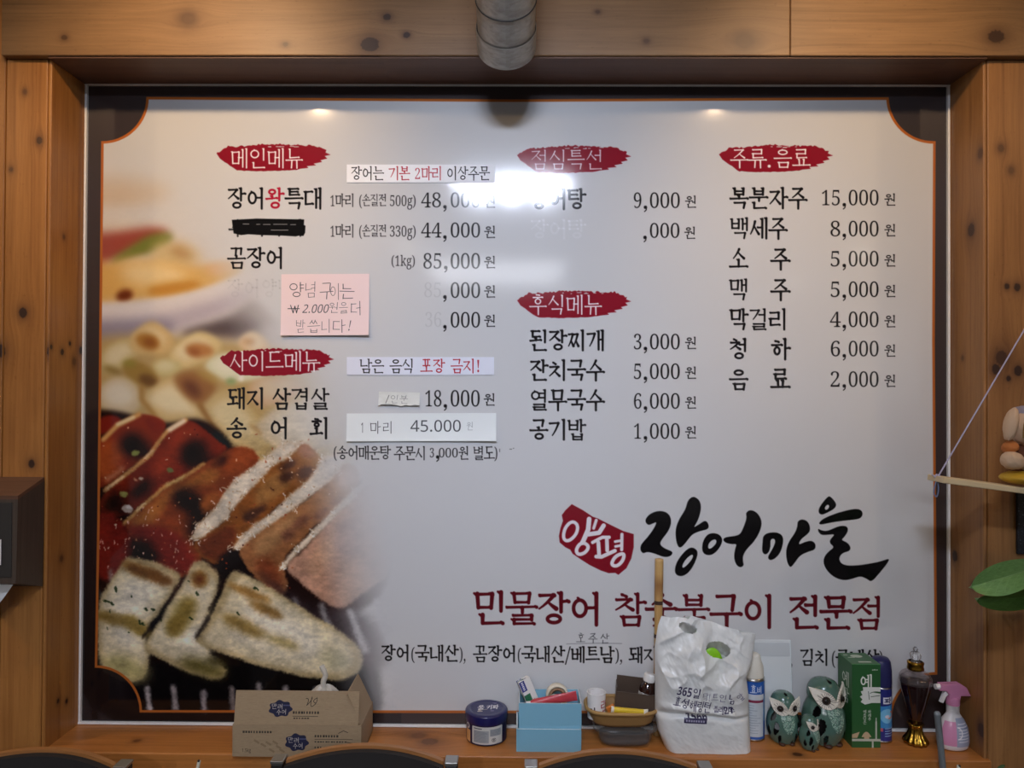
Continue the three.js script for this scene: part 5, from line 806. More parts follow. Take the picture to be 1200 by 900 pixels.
// 9 pierced ceramic owls
{
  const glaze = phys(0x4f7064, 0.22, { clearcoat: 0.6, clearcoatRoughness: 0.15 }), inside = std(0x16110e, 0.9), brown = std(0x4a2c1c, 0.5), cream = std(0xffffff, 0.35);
  const speck = labelTex(100, 100, (q) => { q.fillStyle = '#577a6e'; q.fillRect(0, 0, 100, 100); for (let k = 0; k < 900; k++) { q.strokeStyle = ['#a9c8b4', '#86b09c', '#3d6355', '#c4d8c8'][k % 4]; q.lineWidth = 1.3; q.beginPath(); const x = rr(0, 100), y = rr(0, 100), a = rr(0, 6); q.arc(x, y, rr(1, 2.6), a, a + 3); q.stroke(); } }, 3);
  const eyeT = labelTex(100, 100, (q) => { q.fillStyle = '#e8e2d4'; q.fillRect(0, 0, 100, 100); q.strokeStyle = '#4c4034'; q.lineWidth = 1.1; for (let k = 0; k < 26; k++) { const a = k / 26 * 6.2832; q.beginPath(); q.moveTo(50, 50); q.lineTo(50 + Math.cos(a) * rr(24, 40), 50 + Math.sin(a) * rr(24, 40)); q.stroke(); } q.fillStyle = '#2c1e16'; for (let k = 0; k < 20; k++) { const a = k / 20 * 6.2832; q.beginPath(); q.arc(50 + Math.cos(a) * 12, 50 + Math.sin(a) * 12, 3.2, 0, 7); q.fill(); } q.beginPath(); q.arc(50, 50, 12, 0, 7); q.fill(); }, 3);
  const spr = [[0.0, 0.02], [0.62, 0.0], [0.8, 0.06], [0.96, 0.2], [1.0, 0.34], [0.94, 0.5], [0.8, 0.62], [0.75, 0.68], [0.77, 0.76], [0.72, 0.86], [0.55, 0.95], [0.28, 0.995], [0.0, 1.0]];
  const curve = new THREE.SplineCurve(spr.map((p) => new THREE.Vector2(...p)));
  const owl = (label, p, turn, R, H, holes, eyes) => {
    const t = thing('owl_figurine', label, 'owl figurine', p, turn, undefined), NU = 140, NV = 120;
    const surf = (u, v, k) => { const q = curve.getPoint(v), a = (u - 0.5) * 6.2832; return [Math.sin(a) * q.x * R * k, 0.002 + q.y * H * (0.5 + 0.5 * k) + (1 - k) * 0.002, Math.cos(a) * q.x * R * k]; };
    const inHole = (u, v) => holes.some(([hu, hv, ru, rv, tilt]) => { let du = u - hu; if (du > 0.5) du -= 1; if (du < -0.5) du += 1; const dv = v - hv, c = Math.cos(tilt), s = Math.sin(tilt), x = (du * 3.2 * c + dv * s) / ru, y = (-du * 3.2 * s + dv * c) / rv; return y > -1 && y < 1 && Math.abs(x) < 0.5 * (1 - y) * Math.sqrt(Math.max(0, 1 + y)) * 0.9 + 0.05 && x * x + y * y < 1; });
    const grid = (k, test, u0 = 0, u1 = 1, v0 = 0, v1 = 1, nu = NU, nv = NV) => { const ps = [], uv = [], ix = []; for (let j = 0; j <= nv; j++) for (let i = 0; i <= nu; i++) { const u = u0 + (u1 - u0) * i / nu, v = v0 + (v1 - v0) * j / nv; ps.push(...surf(u, v, k)); uv.push((u - u0) / (u1 - u0), (v - v0) / (v1 - v0)); } for (let j = 0; j < nv; j++) for (let i = 0; i < nu; i++) { const u = u0 + (u1 - u0) * (i + 0.5) / nu, v = v0 + (v1 - v0) * (j + 0.5) / nv; if (!test(u, v)) continue; const A = j * (nu + 1) + i; ix.push(A, A + 1, A + nu + 1, A + 1, A + nu + 2, A + nu + 1); } const gg = new THREE.BufferGeometry(); gg.setAttribute('position', new THREE.Float32BufferAttribute(ps, 3)); gg.setAttribute('uv', new THREE.Float32BufferAttribute(uv, 2)); gg.setIndex(ix); gg.computeVertexNormals(); return gg; };
    mesh('body', grid(1, (u, v) => !inHole(u, v)), glaze, t);
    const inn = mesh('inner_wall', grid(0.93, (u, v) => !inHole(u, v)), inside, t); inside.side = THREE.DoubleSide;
    // speckled breast, a shield under the eyes
    mesh('breast', grid(1.015, (u, v) => { const w = 0.115 * Math.sqrt(Math.max(0, (v - 0.28) / 0.34)); return Math.abs(u - 0.5) < Math.min(w, 0.115) && v < 0.61; }, 0.36, 0.64, 0.26, 0.62, 70, 50), phys(0xffffff, 0.3, { map: speck, clearcoat: 0.4 }), t);
    for (const [s, tip] of eyes) {
      const e = new THREE.Group(); e.name = 'eye'; t.add(e);
      const L = R * 0.86, sh = new THREE.Shape(); sh.moveTo(-0.5 * L, -0.34 * L); sh.bezierCurveTo(-0.1 * L, -0.66 * L, 0.56 * L, -0.56 * L, tip * L, 0.62 * L); sh.bezierCurveTo(0.5 * L, 0.52 * L, -0.42 * L, 0.56 * L, -0.5 * L, -0.34 * L);
      const eg = new THREE.ExtrudeGeometry(sh, { depth: R * 0.05, bevelEnabled: true, bevelSize: R * 0.02, bevelThickness: R * 0.02, bevelSegments: 2, curveSegments: 24 }), pp = eg.attributes.position, uv = eg.attributes.uv; for (let i = 0; i < pp.count; i++) { const x = pp.getX(i), y = pp.getY(i); uv.setXY(i, 0.5 + (x - 0.06 * L) / (1.5 * L), 0.5 + (y + 0.04 * L) / (1.5 * L)); pp.setZ(i, pp.getZ(i) - 0.3 * (x * x + y * y) / R); }
      if (s < 0) { for (let i = 0; i < pp.count; i++) pp.setX(i, -pp.getX(i)); const id = eg.index; if (!id) { for (let i = 0; i < pp.count; i += 3) for (const at of [pp, uv]) { const n = at.itemSize; for (let c = 0; c < n; c++) { const tmp = at.array[(i + 1) * n + c]; at.array[(i + 1) * n + c] = at.array[(i + 2) * n + c]; at.array[(i + 2) * n + c] = tmp; } } } }
      eg.computeVertexNormals(); mesh('eye_disc', eg, new THREE.MeshStandardMaterial({ map: eyeT, roughness: 0.35 }), e);
      mesh('pupil', new THREE.SphereGeometry(R * 0.12, 20, 12).scale(1, 1, 0.5).translate(s * 0.06 * L, -0.04 * L, R * 0.06), phys(0x140c08, 0.1, { clearcoat: 1 }), e);
      const an = s * 0.52; e.position.set(Math.sin(an) * R * 0.82, H * 0.765, Math.cos(an) * R * 0.83); e.rotation.set(-0.1, an * 0.8, 0);
    }
    mesh('beak', new THREE.ConeGeometry(R * 0.1, R * 0.32, 12).rotateX(Math.PI * 0.86).translate(0, H * 0.655, R * 0.8), brown, t);
    for (const s of [-1, 1]) mesh('foot', new THREE.SphereGeometry(R * 0.2, 16, 10).scale(1, 0.55, 1.2).translate(s * R * 0.3, R * 0.1, R * 0.62), brown, t);
  };
  const H1 = [[0.5, 0.9, 0.2, 0.05, 0], [0.37, 0.33, 0.2, 0.07, 0.5], [0.63, 0.33, 0.2, 0.07, -0.5], [0.4, 0.2, 0.16, 0.05, 0.9], [0.6, 0.2, 0.22, 0.05, -0.9], [0.33, 0.46, 0.2, 0.06, 0.2], [0.67, 0.46, 0.2, 0.06, -0.2], [0.28, 0.28, 0.16, 0.06, 0], [0.72, 0.28, 0.16, 0.06, 0], [0.54, 0.13, 0.16, 0.035, 1.2]];
  const p1 = sill(919, 874), p2 = sill(968, 876), p3 = sill(950, 879);
  owl('middle-sized green pierced ceramic owl with cream eyes, leftmost of the three owls', [p1.x + 0.006, SILL, p1.z - 0.026], 0.06, 0.0375, 0.114, H1, [[-1, 0.78], [1, 0.78]]);
  owl('largest of the three green pierced ceramic owls, beside the green carton', [p2.x + 0.007, SILL, Math.max(0.054, p2.z - 0.036)], 0.34, 0.049, 0.146, H1, [[-1, 0.86], [1, 0.86]]);
  owl('smallest of the three green pierced ceramic owls, standing between the other two', [p3.x, SILL, p3.z - 0.008], 0.6, 0.0232, 0.075, H1.slice(1), [[-1, 0.7], [1, 0.7]]);
}
// 10 green carton
{
  const a = sill(998.5, 876), b = sill(1031.5, 876), w = b.x - a.x, d = 0.074, h = onZ(1015, 778.5, a.z).y - SILL, t = thing('green_carton', 'tall dark green drink carton with white lettering and a torn white patch', 'carton', [(a.x + b.x) / 2, SILL, a.z - d / 2]);
  const G = '#275c2e', ftx = labelTex(66, 190, (q) => {
    q.fillStyle = G; q.fillRect(0, 0, 66, 190); const o = { weight: 0.12, color: '#e6e8de', serif: true }; fit(q, 'aBe', 46, 60, 11, 14, '#cfd8c8', 'sans-serif', 'bold'); drawHangul(q, '예', 19, 24, 27, 30, o);
    q.fillStyle = '#dcdfd8'; q.beginPath(); for (const [x, y] of [[25, 52], [66, 52], [66, 62], [48, 64], [66, 67], [66, 88], [46, 88], [30, 92], [20, 86], [24, 80], [18, 74], [24, 70], [20, 62], [26, 60]]) q.lineTo(x, y); q.fill(); q.strokeStyle = '#2c4a30'; q.lineWidth = 1.4; q.beginPath(); q.moveTo(42, 66); q.quadraticCurveTo(54, 60, 66, 64); q.moveTo(44, 74); q.lineTo(64, 71); q.moveTo(38, 62); q.lineTo(40, 80); q.stroke();
    const v = { weight: 0.12, color: '#d3d8cc' }; [...'예를담은'].forEach((c, i) => drawHangul(q, c, 26, 104 + i * 8.4, 7, 7.4, v)); [...'차례주'].forEach((c, i) => drawHangul(q, c, 37, 104 + i * 8.4, 7, 7.4, v));
    q.fillStyle = '#b9bfb0'; q.fillRect(0, 170, 66, 5.5); q.fillRect(46, 172, 4, 18); q.fillRect(54, 130, 4, 42); q.fillRect(55, 122, 2, 10); q.fillStyle = '#c0a987'; q.beginPath(); q.moveTo(22, 166); q.quadraticCurveTo(33, 142, 45, 166); q.fill(); q.fillRect(28, 164, 12, 6); q.beginPath(); q.moveTo(0, 160); q.lineTo(18, 154); q.lineTo(12, 168); q.lineTo(0, 168); q.fill();
  }, 5), stx = labelTex(62, 190, (q) => { q.fillStyle = '#2d6335'; q.fillRect(0, 0, 62, 190); const o = { weight: 0.11, color: '#cdd6c8', serif: true }; drawHangul(q, '예', 18, 28, 30, 32, o); drawHangul(q, '담', 18, 66, 30, 32, o); }, 4), ttx = labelTex(66, 62, (q) => { q.fillStyle = '#356a3c'; q.fillRect(0, 0, 66, 62); q.fillStyle = '#bfcab6'; q.fillRect(22, 46, 30, 6); q.beginPath(); q.ellipse(34, 18, 14, 8, 0, 0, 7); q.fill(); q.fillRect(6, 10, 10, 4); q.fillRect(10, 24, 16, 3); }, 4);
  const m = (x) => std(0xffffff, 0.42, { map: x }), plain = std(0x275c2e, 0.42);
  mesh('carton_body', new THREE.BoxGeometry(w, h, d).translate(0, h / 2, 0), [plain, m(stx), m(ttx), plain, m(ftx), plain], t);
  mesh('top_tuck_edge', box(w, 0.0015, 0.0015, 0.0006, 0, h, d / 2), std(0x4f8a58, 0.5), t);
}
// 12 amber bottle with gilt foot
{
  const c = sill(1074, 878), k = PXM(0.09), t = thing('decorated_bottle', 'dark wine-red glass bottle with gold collar, gold foot and clear stopper', 'bottle', [c.x + 0.014, SILL, c.z - 0.03]); t.scale.setScalar(0.93);
  const fl = (g2, n, amp) => { const p = g2.attributes.position; for (let i = 0; i < p.count; i++) { const x = p.getX(i), z = p.getZ(i), f = 1 + amp * Math.cos(Math.atan2(z, x) * n); p.setX(i, x * f); p.setZ(i, z * f); } g2.computeVertexNormals(); return g2; };
  const gold = std(0xa07a2c, 0.22, { metalness: 1 }), glass = phys(0xf0e8e8, 0.04, { transmission: 0.95, thickness: 0, side: THREE.DoubleSide });
  mesh('wine', fl(lathe([[0, 0.05], [0.012, 0.05], [0.0165, 0.07], [0.026, 0.105], [0.0345, 0.14], [0.0366, 0.154], [0.0358, 0.164], [0.03, 0.169], [0, 0.169]], 64), 10, 0.02), phys(0x220a0a, 0.08, { clearcoat: 0.8 }), t);
  mesh('glass', fl(lathe([[0.0365, 0.1525], [0.0378, 0.155], [0.0365, 0.168], [0.03, 0.178], [0.019, 0.184], [0.0165, 0.187]], 64), 10, 0.025), glass, t);
  mesh('foot', fl(lathe([[0, 0.001], [0.027, 0.001], [0.029, 0.005], [0.028, 0.01], [0.024, 0.016], [0.019, 0.024], [0.0155, 0.034], [0.0145, 0.046], [0.019, 0.05], [0, 0.05]], 64), 12, 0.06), gold, t);
  mesh('collar', lathe([[0.0165, 0.184], [0.0195, 0.186], [0.0195, 0.19], [0.0185, 0.192], [0.0185, 0.198], [0.0195, 0.2], [0.0195, 0.204], [0.016, 0.206]], 48), gold, t);
  mesh('stopper', fl(lathe([[0.012, 0.204], [0.008, 0.209], [0.0125, 0.216], [0.0135, 0.222], [0.009, 0.228], [0.0045, 0.231], [0.006, 0.236], [0.003, 0.241], [0, 0.242]], 32), 8, 0.08), phys(0xffffff, 0.03, { transmission: 0.9, thickness: 0.01, ior: 1.5 }), t);
}
// 13 spray bottle
{
  const c = sill(1121, 883), t = thing('spray_bottle', 'white trigger spray bottle with a pink head in the corner of the sill', 'spray bottle', [c.x + 0.008, SILL, c.z - 0.028], 0.1); t.scale.setScalar(0.9);
  const bt = labelTex(260, 100, (q) => { q.fillStyle = '#dcd8da'; q.fillRect(0, 0, 260, 100); q.fillStyle = '#d58fb4'; q.fillRect(78, 26, 42, 58); q.fillStyle = '#9fa6bc'; q.fillRect(120, 18, 66, 68); q.fillStyle = '#e6e4ea'; for (let k = 0; k < 7; k++) q.fillRect(126, 30 + k * 7, rr(26, 54), 2); q.strokeStyle = '#ece8ee'; q.lineWidth = 3; q.beginPath(); q.arc(122, 52, 14, -1.5, 1.5); q.stroke(); q.fillStyle = '#7f87a6'; q.fillRect(146, 40, 34, 3); }, 3);
  const body = new THREE.LatheGeometry([[0, 0.001], [0.03, 0.001], [0.0375, 0.006], [0.0405, 0.018], [0.0405, 0.032], [0.037, 0.055], [0.028, 0.074], [0.0185, 0.086], [0.0145, 0.094], [0.0142, 0.112]].map((p) => new THREE.Vector2(...p)), 64, Math.PI), p = body.attributes.position; for (let i = 0; i < p.count; i++) p.setZ(i, p.getZ(i) * 0.74); body.computeVertexNormals();
  { const uv = body.attributes.uv; for (let i = 0; i < uv.count; i++) uv.setY(i, Math.min(0.999, p.getY(i) / 0.1)); }
  mesh('bottle_body', body, phys(0xffffff, 0.3, { map: bt, clearcoat: 0.4 }), t);
  for (let k = 0; k < 4; k++) mesh('neck_ring', new THREE.TorusGeometry(0.0144, 0.0009, 8, 32).rotateX(Math.PI / 2).translate(0, 0.094 + k * 0.005, 0), std(0xdcd9d6, 0.4), t);
  const pink = std(0xcf86ac, 0.4), white = std(0xf1eeec, 0.4);
  mesh('collar', lathe([[0.0142, 0.11], [0.0162, 0.112], [0.0158, 0.128], [0.0125, 0.131], [0, 0.131]], 32), pink, t);
  const sh = new THREE.Shape([[-0.036, 0.021], [-0.034, 0.032], [0.014, 0.032], [0.03, 0.022], [0.04, 0.004], [0.014, 0.006], [0.012, -0.004], [-0.012, -0.004], [-0.012, 0.008], [-0.022, 0.02]].map((q) => new THREE.Vector2(...q)));
  mesh('head', new THREE.ExtrudeGeometry(sh, { depth: 0.014, bevelEnabled: true, bevelSize: 0.003, bevelThickness: 0.003, bevelSegments: 3 }).translate(0, 0.131, -0.007), pink, t);
  mesh('nozzle', new THREE.CylinderGeometry(0.0068, 0.0075, 0.012, 20).rotateZ(Math.PI / 2).translate(-0.042, 0.1575, 0), white, t);
  const tg = new THREE.Shape([[-0.021, 0.02], [-0.034, -0.012], [-0.0295, -0.0135], [-0.022, 0.002], [-0.012, 0.011]].map((q) => new THREE.Vector2(...q))); mesh('trigger', new THREE.ExtrudeGeometry(tg, { depth: 0.008, bevelEnabled: true, bevelSize: 0.0012, bevelThickness: 0.0012, bevelSegments: 2 }).translate(0, 0.131, -0.004), white, t);
}

// ---------------------------------------------------------------- around the board
// gored duct elbow hanging before the beam
{
  const t = thing('duct', 'grey galvanised sheet-metal exhaust duct with lapped sections, hanging before the beam', 'exhaust duct', [0, 0, 0]);
  const zt = labelTex(200, 200, (q) => { q.fillStyle = '#a9a59b'; q.fillRect(0, 0, 200, 200); for (let k = 0; k < 1500; k++) { q.fillStyle = ['rgba(150,146,138,.28)', 'rgba(192,188,178,.28)', 'rgba(130,124,114,.16)'][k % 3]; q.beginPath(); q.ellipse(rr(0, 200), rr(0, 200), rr(1, 7), rr(1, 9), rr(0, 3), 0, 7); q.fill(); } }, 2); const zinc = std(0xffffff, 0.42, { metalness: 0.25, map: zt }), dark = std(0x3a3836, 0.6, { metalness: 0.4 });
  const end = onZ(593.5, 56, 0.2), R = 0.0605, path = [];
  let a = 0.36; const p = end.clone(); const segs = [0.052, 0.074, 0.068, 0.06, 0.06, 0.06, 0.06];
  segs.forEach((s, i) => { const d = V(0.006, Math.sin(a), Math.cos(a)).normalize(); path.push([p.clone(), p.clone().addScaledVector(d, s)]); p.addScaledVector(d, s); if (i > 1) a += 0.26; });
  path.forEach(([A, B], i) => {
    const k = i === 0 ? 1.06 : 1 + 0.006 * (i % 2), d = B.clone().sub(A), L = d.length(), gg = lathe([[R * k * 0.97, -0.001], [R * k, 0.001], [R * k, L + 0.004], [R * k * 0.985, L + 0.006]], 56).applyQuaternion(new THREE.Quaternion().setFromUnitVectors(V(0, 1, 0), d.normalize())).translate(A.x, A.y, A.z); const zz = zinc.clone(); zz.side = THREE.DoubleSide; mesh('duct_section', gg, zz, t);
    if (i) mesh('lap_seam', new THREE.TorusGeometry(R * 1.012, 0.0016, 8, 56).applyQuaternion(new THREE.Quaternion().setFromUnitVectors(V(0, 0, 1), d)).translate(A.x, A.y, A.z), dark, t);
  });
  const top = p; mesh('riser', capped(top, V(top.x, CEIL + 0.0, top.z + 0.03), R, 40), zinc, t);
}
// dark wooden dispenser on the left post
{
  const z0 = 0.134, z1 = 0.225, tr0 = onZ(52, 559, z0), br0 = onZ(50, 687, z0), tf = onZ(21, 581, z1), bf = onZ(18.5, 684, z1), W = 0.17;
  const t = thing('tissue_dispenser', 'dark grey-brown wooden dispenser box with sloping lid fixed to the timber post', 'dispenser', [tr0.x - W / 2, (tr0.y + br0.y) / 2, z0]);
  const c = t.position, hex = (pts) => { const f = [[0, 1, 2, 3], [7, 6, 5, 4], [0, 4, 5, 1], [1, 5, 6, 2], [2, 6, 7, 3], [3, 7, 4, 0]], g2 = new THREE.BufferGeometry(), ps = []; const mid = pts.reduce((s, p) => s.add(p), V(0, 0, 0)).multiplyScalar(1 / 8); for (let q of f) { const nn = pts[q[1]].clone().sub(pts[q[0]]).cross(pts[q[2]].clone().sub(pts[q[0]])); if (nn.dot(pts[q[0]].clone().sub(mid)) < 0) q = [...q].reverse(); for (const k of [q[0], q[1], q[2], q[0], q[2], q[3]]) ps.push(pts[k].x - c.x, pts[k].y - c.y, pts[k].z - c.z); } g2.setAttribute('position', new THREE.Float32BufferAttribute(ps, 3)); g2.computeVertexNormals(); return g2; };
  const slab = (a, b, cc, d, off) => hex([a, b, cc, d, ...[a, b, cc, d].map((p) => p.clone().add(off))]);
  const lb = V(tr0.x - W, tr0.y, z0), lf = V(tf.x - W + 0.05, tf.y, z1), lbb = V(br0.x - W, br0.y, z0), lfb = V(bf.x - W + 0.05, bf.y, z1), e = 0.008;
  const gm = woodMat(WOODS.grey, 0.6), gl = woodMat(WOODS.red, 0.6);
  mesh('lid', grainUV(slab(lf, tf, tr0, lb, V(0, -e, 0)), 'x', 0.1, 0.1), gl, t);
  mesh('box_body', grainUV(hex([lfb, bf, tf.clone().add(V(0, -e, 0)), lf.clone().add(V(0, -e, 0)), lbb, br0, tr0.clone().add(V(0, -e, 0)), lb.clone().add(V(0, -e, 0))]), 'y', 0.5, 0.1), gm, t);
  mesh('front_board', box(0.1, 0.16, 0.003, 0.001, tf.x - 0.062 - c.x, (tf.y + bf.y) / 2 - c.y, z1 + 0.0005 - c.z), std(0x35322f, 0.6), t);
  const s1 = onZ(1, 632, z1 + 0.002), s2 = onZ(1, 662, z1 + 0.002); const sl = thing('paper_label', 'white paper label on the face of the dark wooden dispenser', 'label', [s1.x - 0.012, (s1.y + s2.y) / 2, z1 + 0.0036]); mesh('label_sheet', box(0.028, s1.y - s2.y, 0.0006, 0.0002), M.white, sl);
  // tissue hanging out
  const q0 = onZ(18, 683, z1 - 0.03), q1 = onZ(-8, 720, z1 - 0.03), ts = thing('tissue', 'white paper tissue hanging out below the dark wooden dispenser', 'tissue', [q0.x - 0.02, q0.y, z1 - 0.03]);
  const tg = new THREE.PlaneGeometry(0.07, 0.08, 20, 20), tp = tg.attributes.position; for (let i = 0; i < tp.count; i++) { const x = tp.getX(i), y = tp.getY(i); const u = x / 0.07 + 0.5, v = 0.5 - y / 0.08; tp.setXYZ(i, -0.05 + u * 0.07 * (1 - v * 0.15) - v * 0.045, -v * 0.068 - 0.01 * u * v + 0.004, 0.012 * Math.sin(u * 5 + v * 2) * v); } tg.computeVertexNormals(); mesh('tissue_sheet', tg, std(0xf2f2f0, 0.9, { side: THREE.DoubleSide }), ts);
}
// swing shelf with a figurine, hanging leaves
{
  const zs = 0.24, L0 = onZ(1098, 561, zs), R0 = onZ(1200, 574.5, zs), dir = R0.clone().sub(L0).normalize(), len = 0.42, ang = Math.atan2(dir.y, dir.x);
  const t = thing('swing_shelf', 'thin pale wooden shelf hung from a lilac cord at its end', 'hanging shelf', L0); 
  const bd = grainUV(box(len, 0.0125, 0.06, 0.002, len / 2 - 0.004, 0, 0), 'x', 0.1, 0.1); const pale = woodMat(woodTexture(67, [236, 216, 176], [196, 168, 124], [[0.9, 0.3, 0.003]], 512, 160), 0.55);
  const bm = mesh('shelf_board', bd, pale, t); bm.rotation.z = ang;
  const c1 = onZ(1200, 387, zs).sub(L0), up = c1.clone().multiplyScalar(1.9), cordM = std(0xb4aec6, 0.7);
  const cord = new THREE.Group(); cord.name = 'cord'; t.add(cord);
  mesh('strand', tube([V(0.002, 0.004, 0), up.clone().multiplyScalar(0.5), up], 0.0016, 20, 8), cordM, cord);
  mesh('knot', new THREE.TorusKnotGeometry(0.0035, 0.0014, 40, 8).translate(0.001, 0.004, 0), cordM, cord);
  mesh('loop', tube([[0, 0.002, 0.002], [-0.006, -0.012, 0.004], [-0.008, -0.03, 0.003], [-0.003, -0.038, 0.003], [0.001, -0.026, 0.003], [0.001, -0.006, 0.002]], 0.0013, 40, 8), std(0x6f7fa0, 0.7), cord);
  mesh('stub', tube([[0, 0.004, 0], [-0.008, 0.006, 0.002], [-0.012, 0.009, 0.002]], 0.0013, 12, 8), cordM, cord);
  // figurine of pale lumps: continuous body, ears and paw
  const f = onZ(1206, 566, zs), fg = thing('figurine', 'pale rough figurine with a drooping ear and raised paw on a yellow cushion', 'figurine', [f.x, L0.y + Math.tan(ang) * (f.x - L0.x) + 0.0063, zs], 0);
  const rough = std(0xcfae8e, 0.85), lump = (x, y, z, rx, ry, rz, rot, s, amp = 0.12) => { const g2 = new THREE.SphereGeometry(1, 40, 28), p = g2.attributes.position; for (let i = 0; i < p.count; i++) { const k = 1 + amp * 2 * (fbm(p.getX(i) * 2.4 + s + p.getZ(i), p.getY(i) * 2.4 + p.getZ(i) * 1.3, s) - 0.5); p.setXYZ(i, p.getX(i) * rx * k, p.getY(i) * ry * k, p.getZ(i) * rz * k); } g2.rotateZ(rot).computeVertexNormals(); return g2.translate(x, y, z); };
  const k = PXM(zs), at = (px, py) => { const q = onZ(px, py, zs); return [q.x - fg.position.x, q.y - fg.position.y]; };
  const add = (name, px, py, rx, ry, rz, rot, s, m, dz = 0, amp) => mesh(name, lump(...at(px, py), dz, rx * k, ry * k, rz * k, rot, s, amp), m, fg);
  add('ear', 1180, 497, 7, 19.5, 9, -0.22, 3, rough, 0.012); add('head', 1201, 501, 17, 22, 18, 0.1, 9, rough); add('cap', 1206, 488, 19, 12, 17, -0.2, 12, std(0x8d8592, 0.8), -0.006);
  add('body', 1206, 540, 17, 26, 20, 0, 14, std(0x6a3a20, 0.8), -0.012); add('scarf', 1182, 524, 9, 7, 10, 0.5, 17, std(0xb56a30, 0.8), 0.004); add('paw', 1181, 539, 12.5, 10.5, 12, -0.2, 21, rough, 0.014); add('foot', 1200, 545, 11, 5, 12, 0, 25, std(0xa89a94, 0.85), 0.012); add('cushion', 1205, 559, 30, 8.5, 26, 0.05, 29, std(0xc59a26, 0.6), 0, 0.05);
  mesh('ear_cord', tube([at(1199, 476), at(1193, 484), at(1188, 496), at(1186, 512)].map(([x, y], i) => [x, y, 0.03 + 0.002 * i]), 0.0022, 24, 8), std(0x8a6a2c, 0.7), fg);
}
{
  const zl = 0.3, leafT = labelTex(200, 120, (q) => { q.fillStyle = '#74a05a'; q.fillRect(0, 0, 200, 120); for (let k = 0; k < 700; k++) { q.fillStyle = k % 2 ? 'rgba(140,180,110,.2)' : 'rgba(80,120,60,.16)'; q.beginPath(); q.ellipse(rr(0, 200), rr(0, 120), rr(2, 9), rr(1, 3), rr(-0.6, 0.6), 0, 7); q.fill(); } q.strokeStyle = '#98ba80'; q.lineWidth = 1.6; q.beginPath(); q.moveTo(0, 60); q.lineTo(200, 60); q.stroke(); q.strokeStyle = '#86ac6c'; q.lineWidth = 0.8; for (let k = 1; k < 10; k++) for (const s of [-1, 1]) { q.beginPath(); q.moveTo(200 - k * 20, 60); q.quadraticCurveTo(190 - k * 20 - 14, 60 + s * 18, 190 - k * 20 - 26, 60 + s * 48); q.stroke(); } }, 4);
  const t = thing('leafy_plant', 'green broad-leaved plant reaching in beside the timber post under the hanging shelf', 'plant', onZ(1215, 660, zl));
  const leaf = (L, W, m) => { const g2 = new THREE.PlaneGeometry(1, 1, 40, 24), p = g2.attributes.position, uv = g2.attributes.uv; for (let i = 0; i < p.count; i++) { const u = p.getX(i) + 0.5, v = p.getY(i) * 2, w = W * Math.pow(Math.sin(Math.PI * Math.pow(u, 0.72)), 0.8) * (u < 0.02 ? 0 : 1), wave = 0.012 * W * 12 * 0.06 * Math.sin(u * 17) * v * v; p.setXYZ(i, -L * (1 - u), v * w + wave * 0.4, 0.35 * W * Math.abs(v) * (1 - u * 0.5) - 0.5 * L * (1 - u) * (1 - u) * 0.3 + wave); } g2.computeVertexNormals(); return g2; };
  const lm = (c) => phys(c, 0.4, { map: leafT, transmission: 0.15, thickness: 0, side: THREE.DoubleSide });
  const l1 = mesh('leaf', leaf(0.175, 0.031, 1), lm(0xffffff), t); l1.position.set(0.018, 0.008, 0.02); l1.rotation.set(-0.2, 0.1, 0.3);
  const l2 = mesh('leaf', leaf(0.155, 0.03, 1), lm(0xd8e8c0), t); l2.position.set(0.06, -0.06, -0.01); l2.rotation.set(0.5, -0.1, 0.36);
  mesh('stem', tube([[0.018, 0.008, 0.02], [0.07, 0.02, 0.015], [0.12, -0.05, 0.0], [0.13, -0.25, -0.02]], 0.0028, 30, 8), std(0x5b7d3c, 0.6), t); mesh('stem', tube([[0.06, -0.06, -0.01], [0.09, -0.06, 0.0], [0.125, -0.12, -0.01]], 0.0025, 20, 8), std(0x5b7d3c, 0.6), t);
  for (let i = 0; i < 22; i++) { const p = onZ(rr(1235, 1330), rr(600, 860), rr(0.42, 0.72)), lf = mesh('leaf', leaf(rr(0.13, 0.18), rr(0.034, 0.045), 1), lm(i % 2 ? 0xffffff : 0xd6e6bc), t); lf.position.copy(p).sub(t.position); lf.rotation.set(rr(-0.7, 0.3), rr(2.2, 4.0), rr(-0.5, 0.7)); }
  mesh('stem', tube([[0.13, -0.25, -0.02], [0.14, -0.5, 0.1], [0.16, -0.9, 0.2], [0.16, 0.02 - t.position.y, 0.22]], 0.008, 40, 10), std(0x5b5a3c, 0.7), t);
  const dk = onZ(1200, 610, 0.14), sg = thing('dark_plaque', 'dark speckled plaque on the timber post behind the leaves', 'plaque', [dk.x + 0.035, dk.y, 0.138]);
  const dt = labelTex(60, 120, (q) => { q.fillStyle = '#15151a'; q.fillRect(0, 0, 60, 120); for (let k = 0; k < 500; k++) { q.fillStyle = k % 3 ? '#3a3f4a' : '#6b7280'; q.fillRect(rr(0, 60), rr(0, 120), rr(0.5, 2), 0.8); } }, 3);
  mesh('plaque_board', box(0.1, 0.15, 0.008, 0.002), std(0xffffff, 0.6, { map: dt }), sg);
  // sprigs low in the corner
  const sp = onZ(1178, 903, 0.26), s2 = thing('small_plant', 'small dark green sprigs below the right end of the sill', 'plant', [sp.x + 0.035, SILL - 0.42, 0.27]); const gm = std(0x3c5a34, 0.6, { side: THREE.DoubleSide });
  mesh('pot', lathe([[0, 0.001], [0.04, 0.001], [0.055, 0.1], [0.058, 0.11], [0.052, 0.11], [0.05, 0.09], [0, 0.09]], 32), std(0x6d4a36, 0.7), s2); s2.position.y = 0.0 + 0.3;
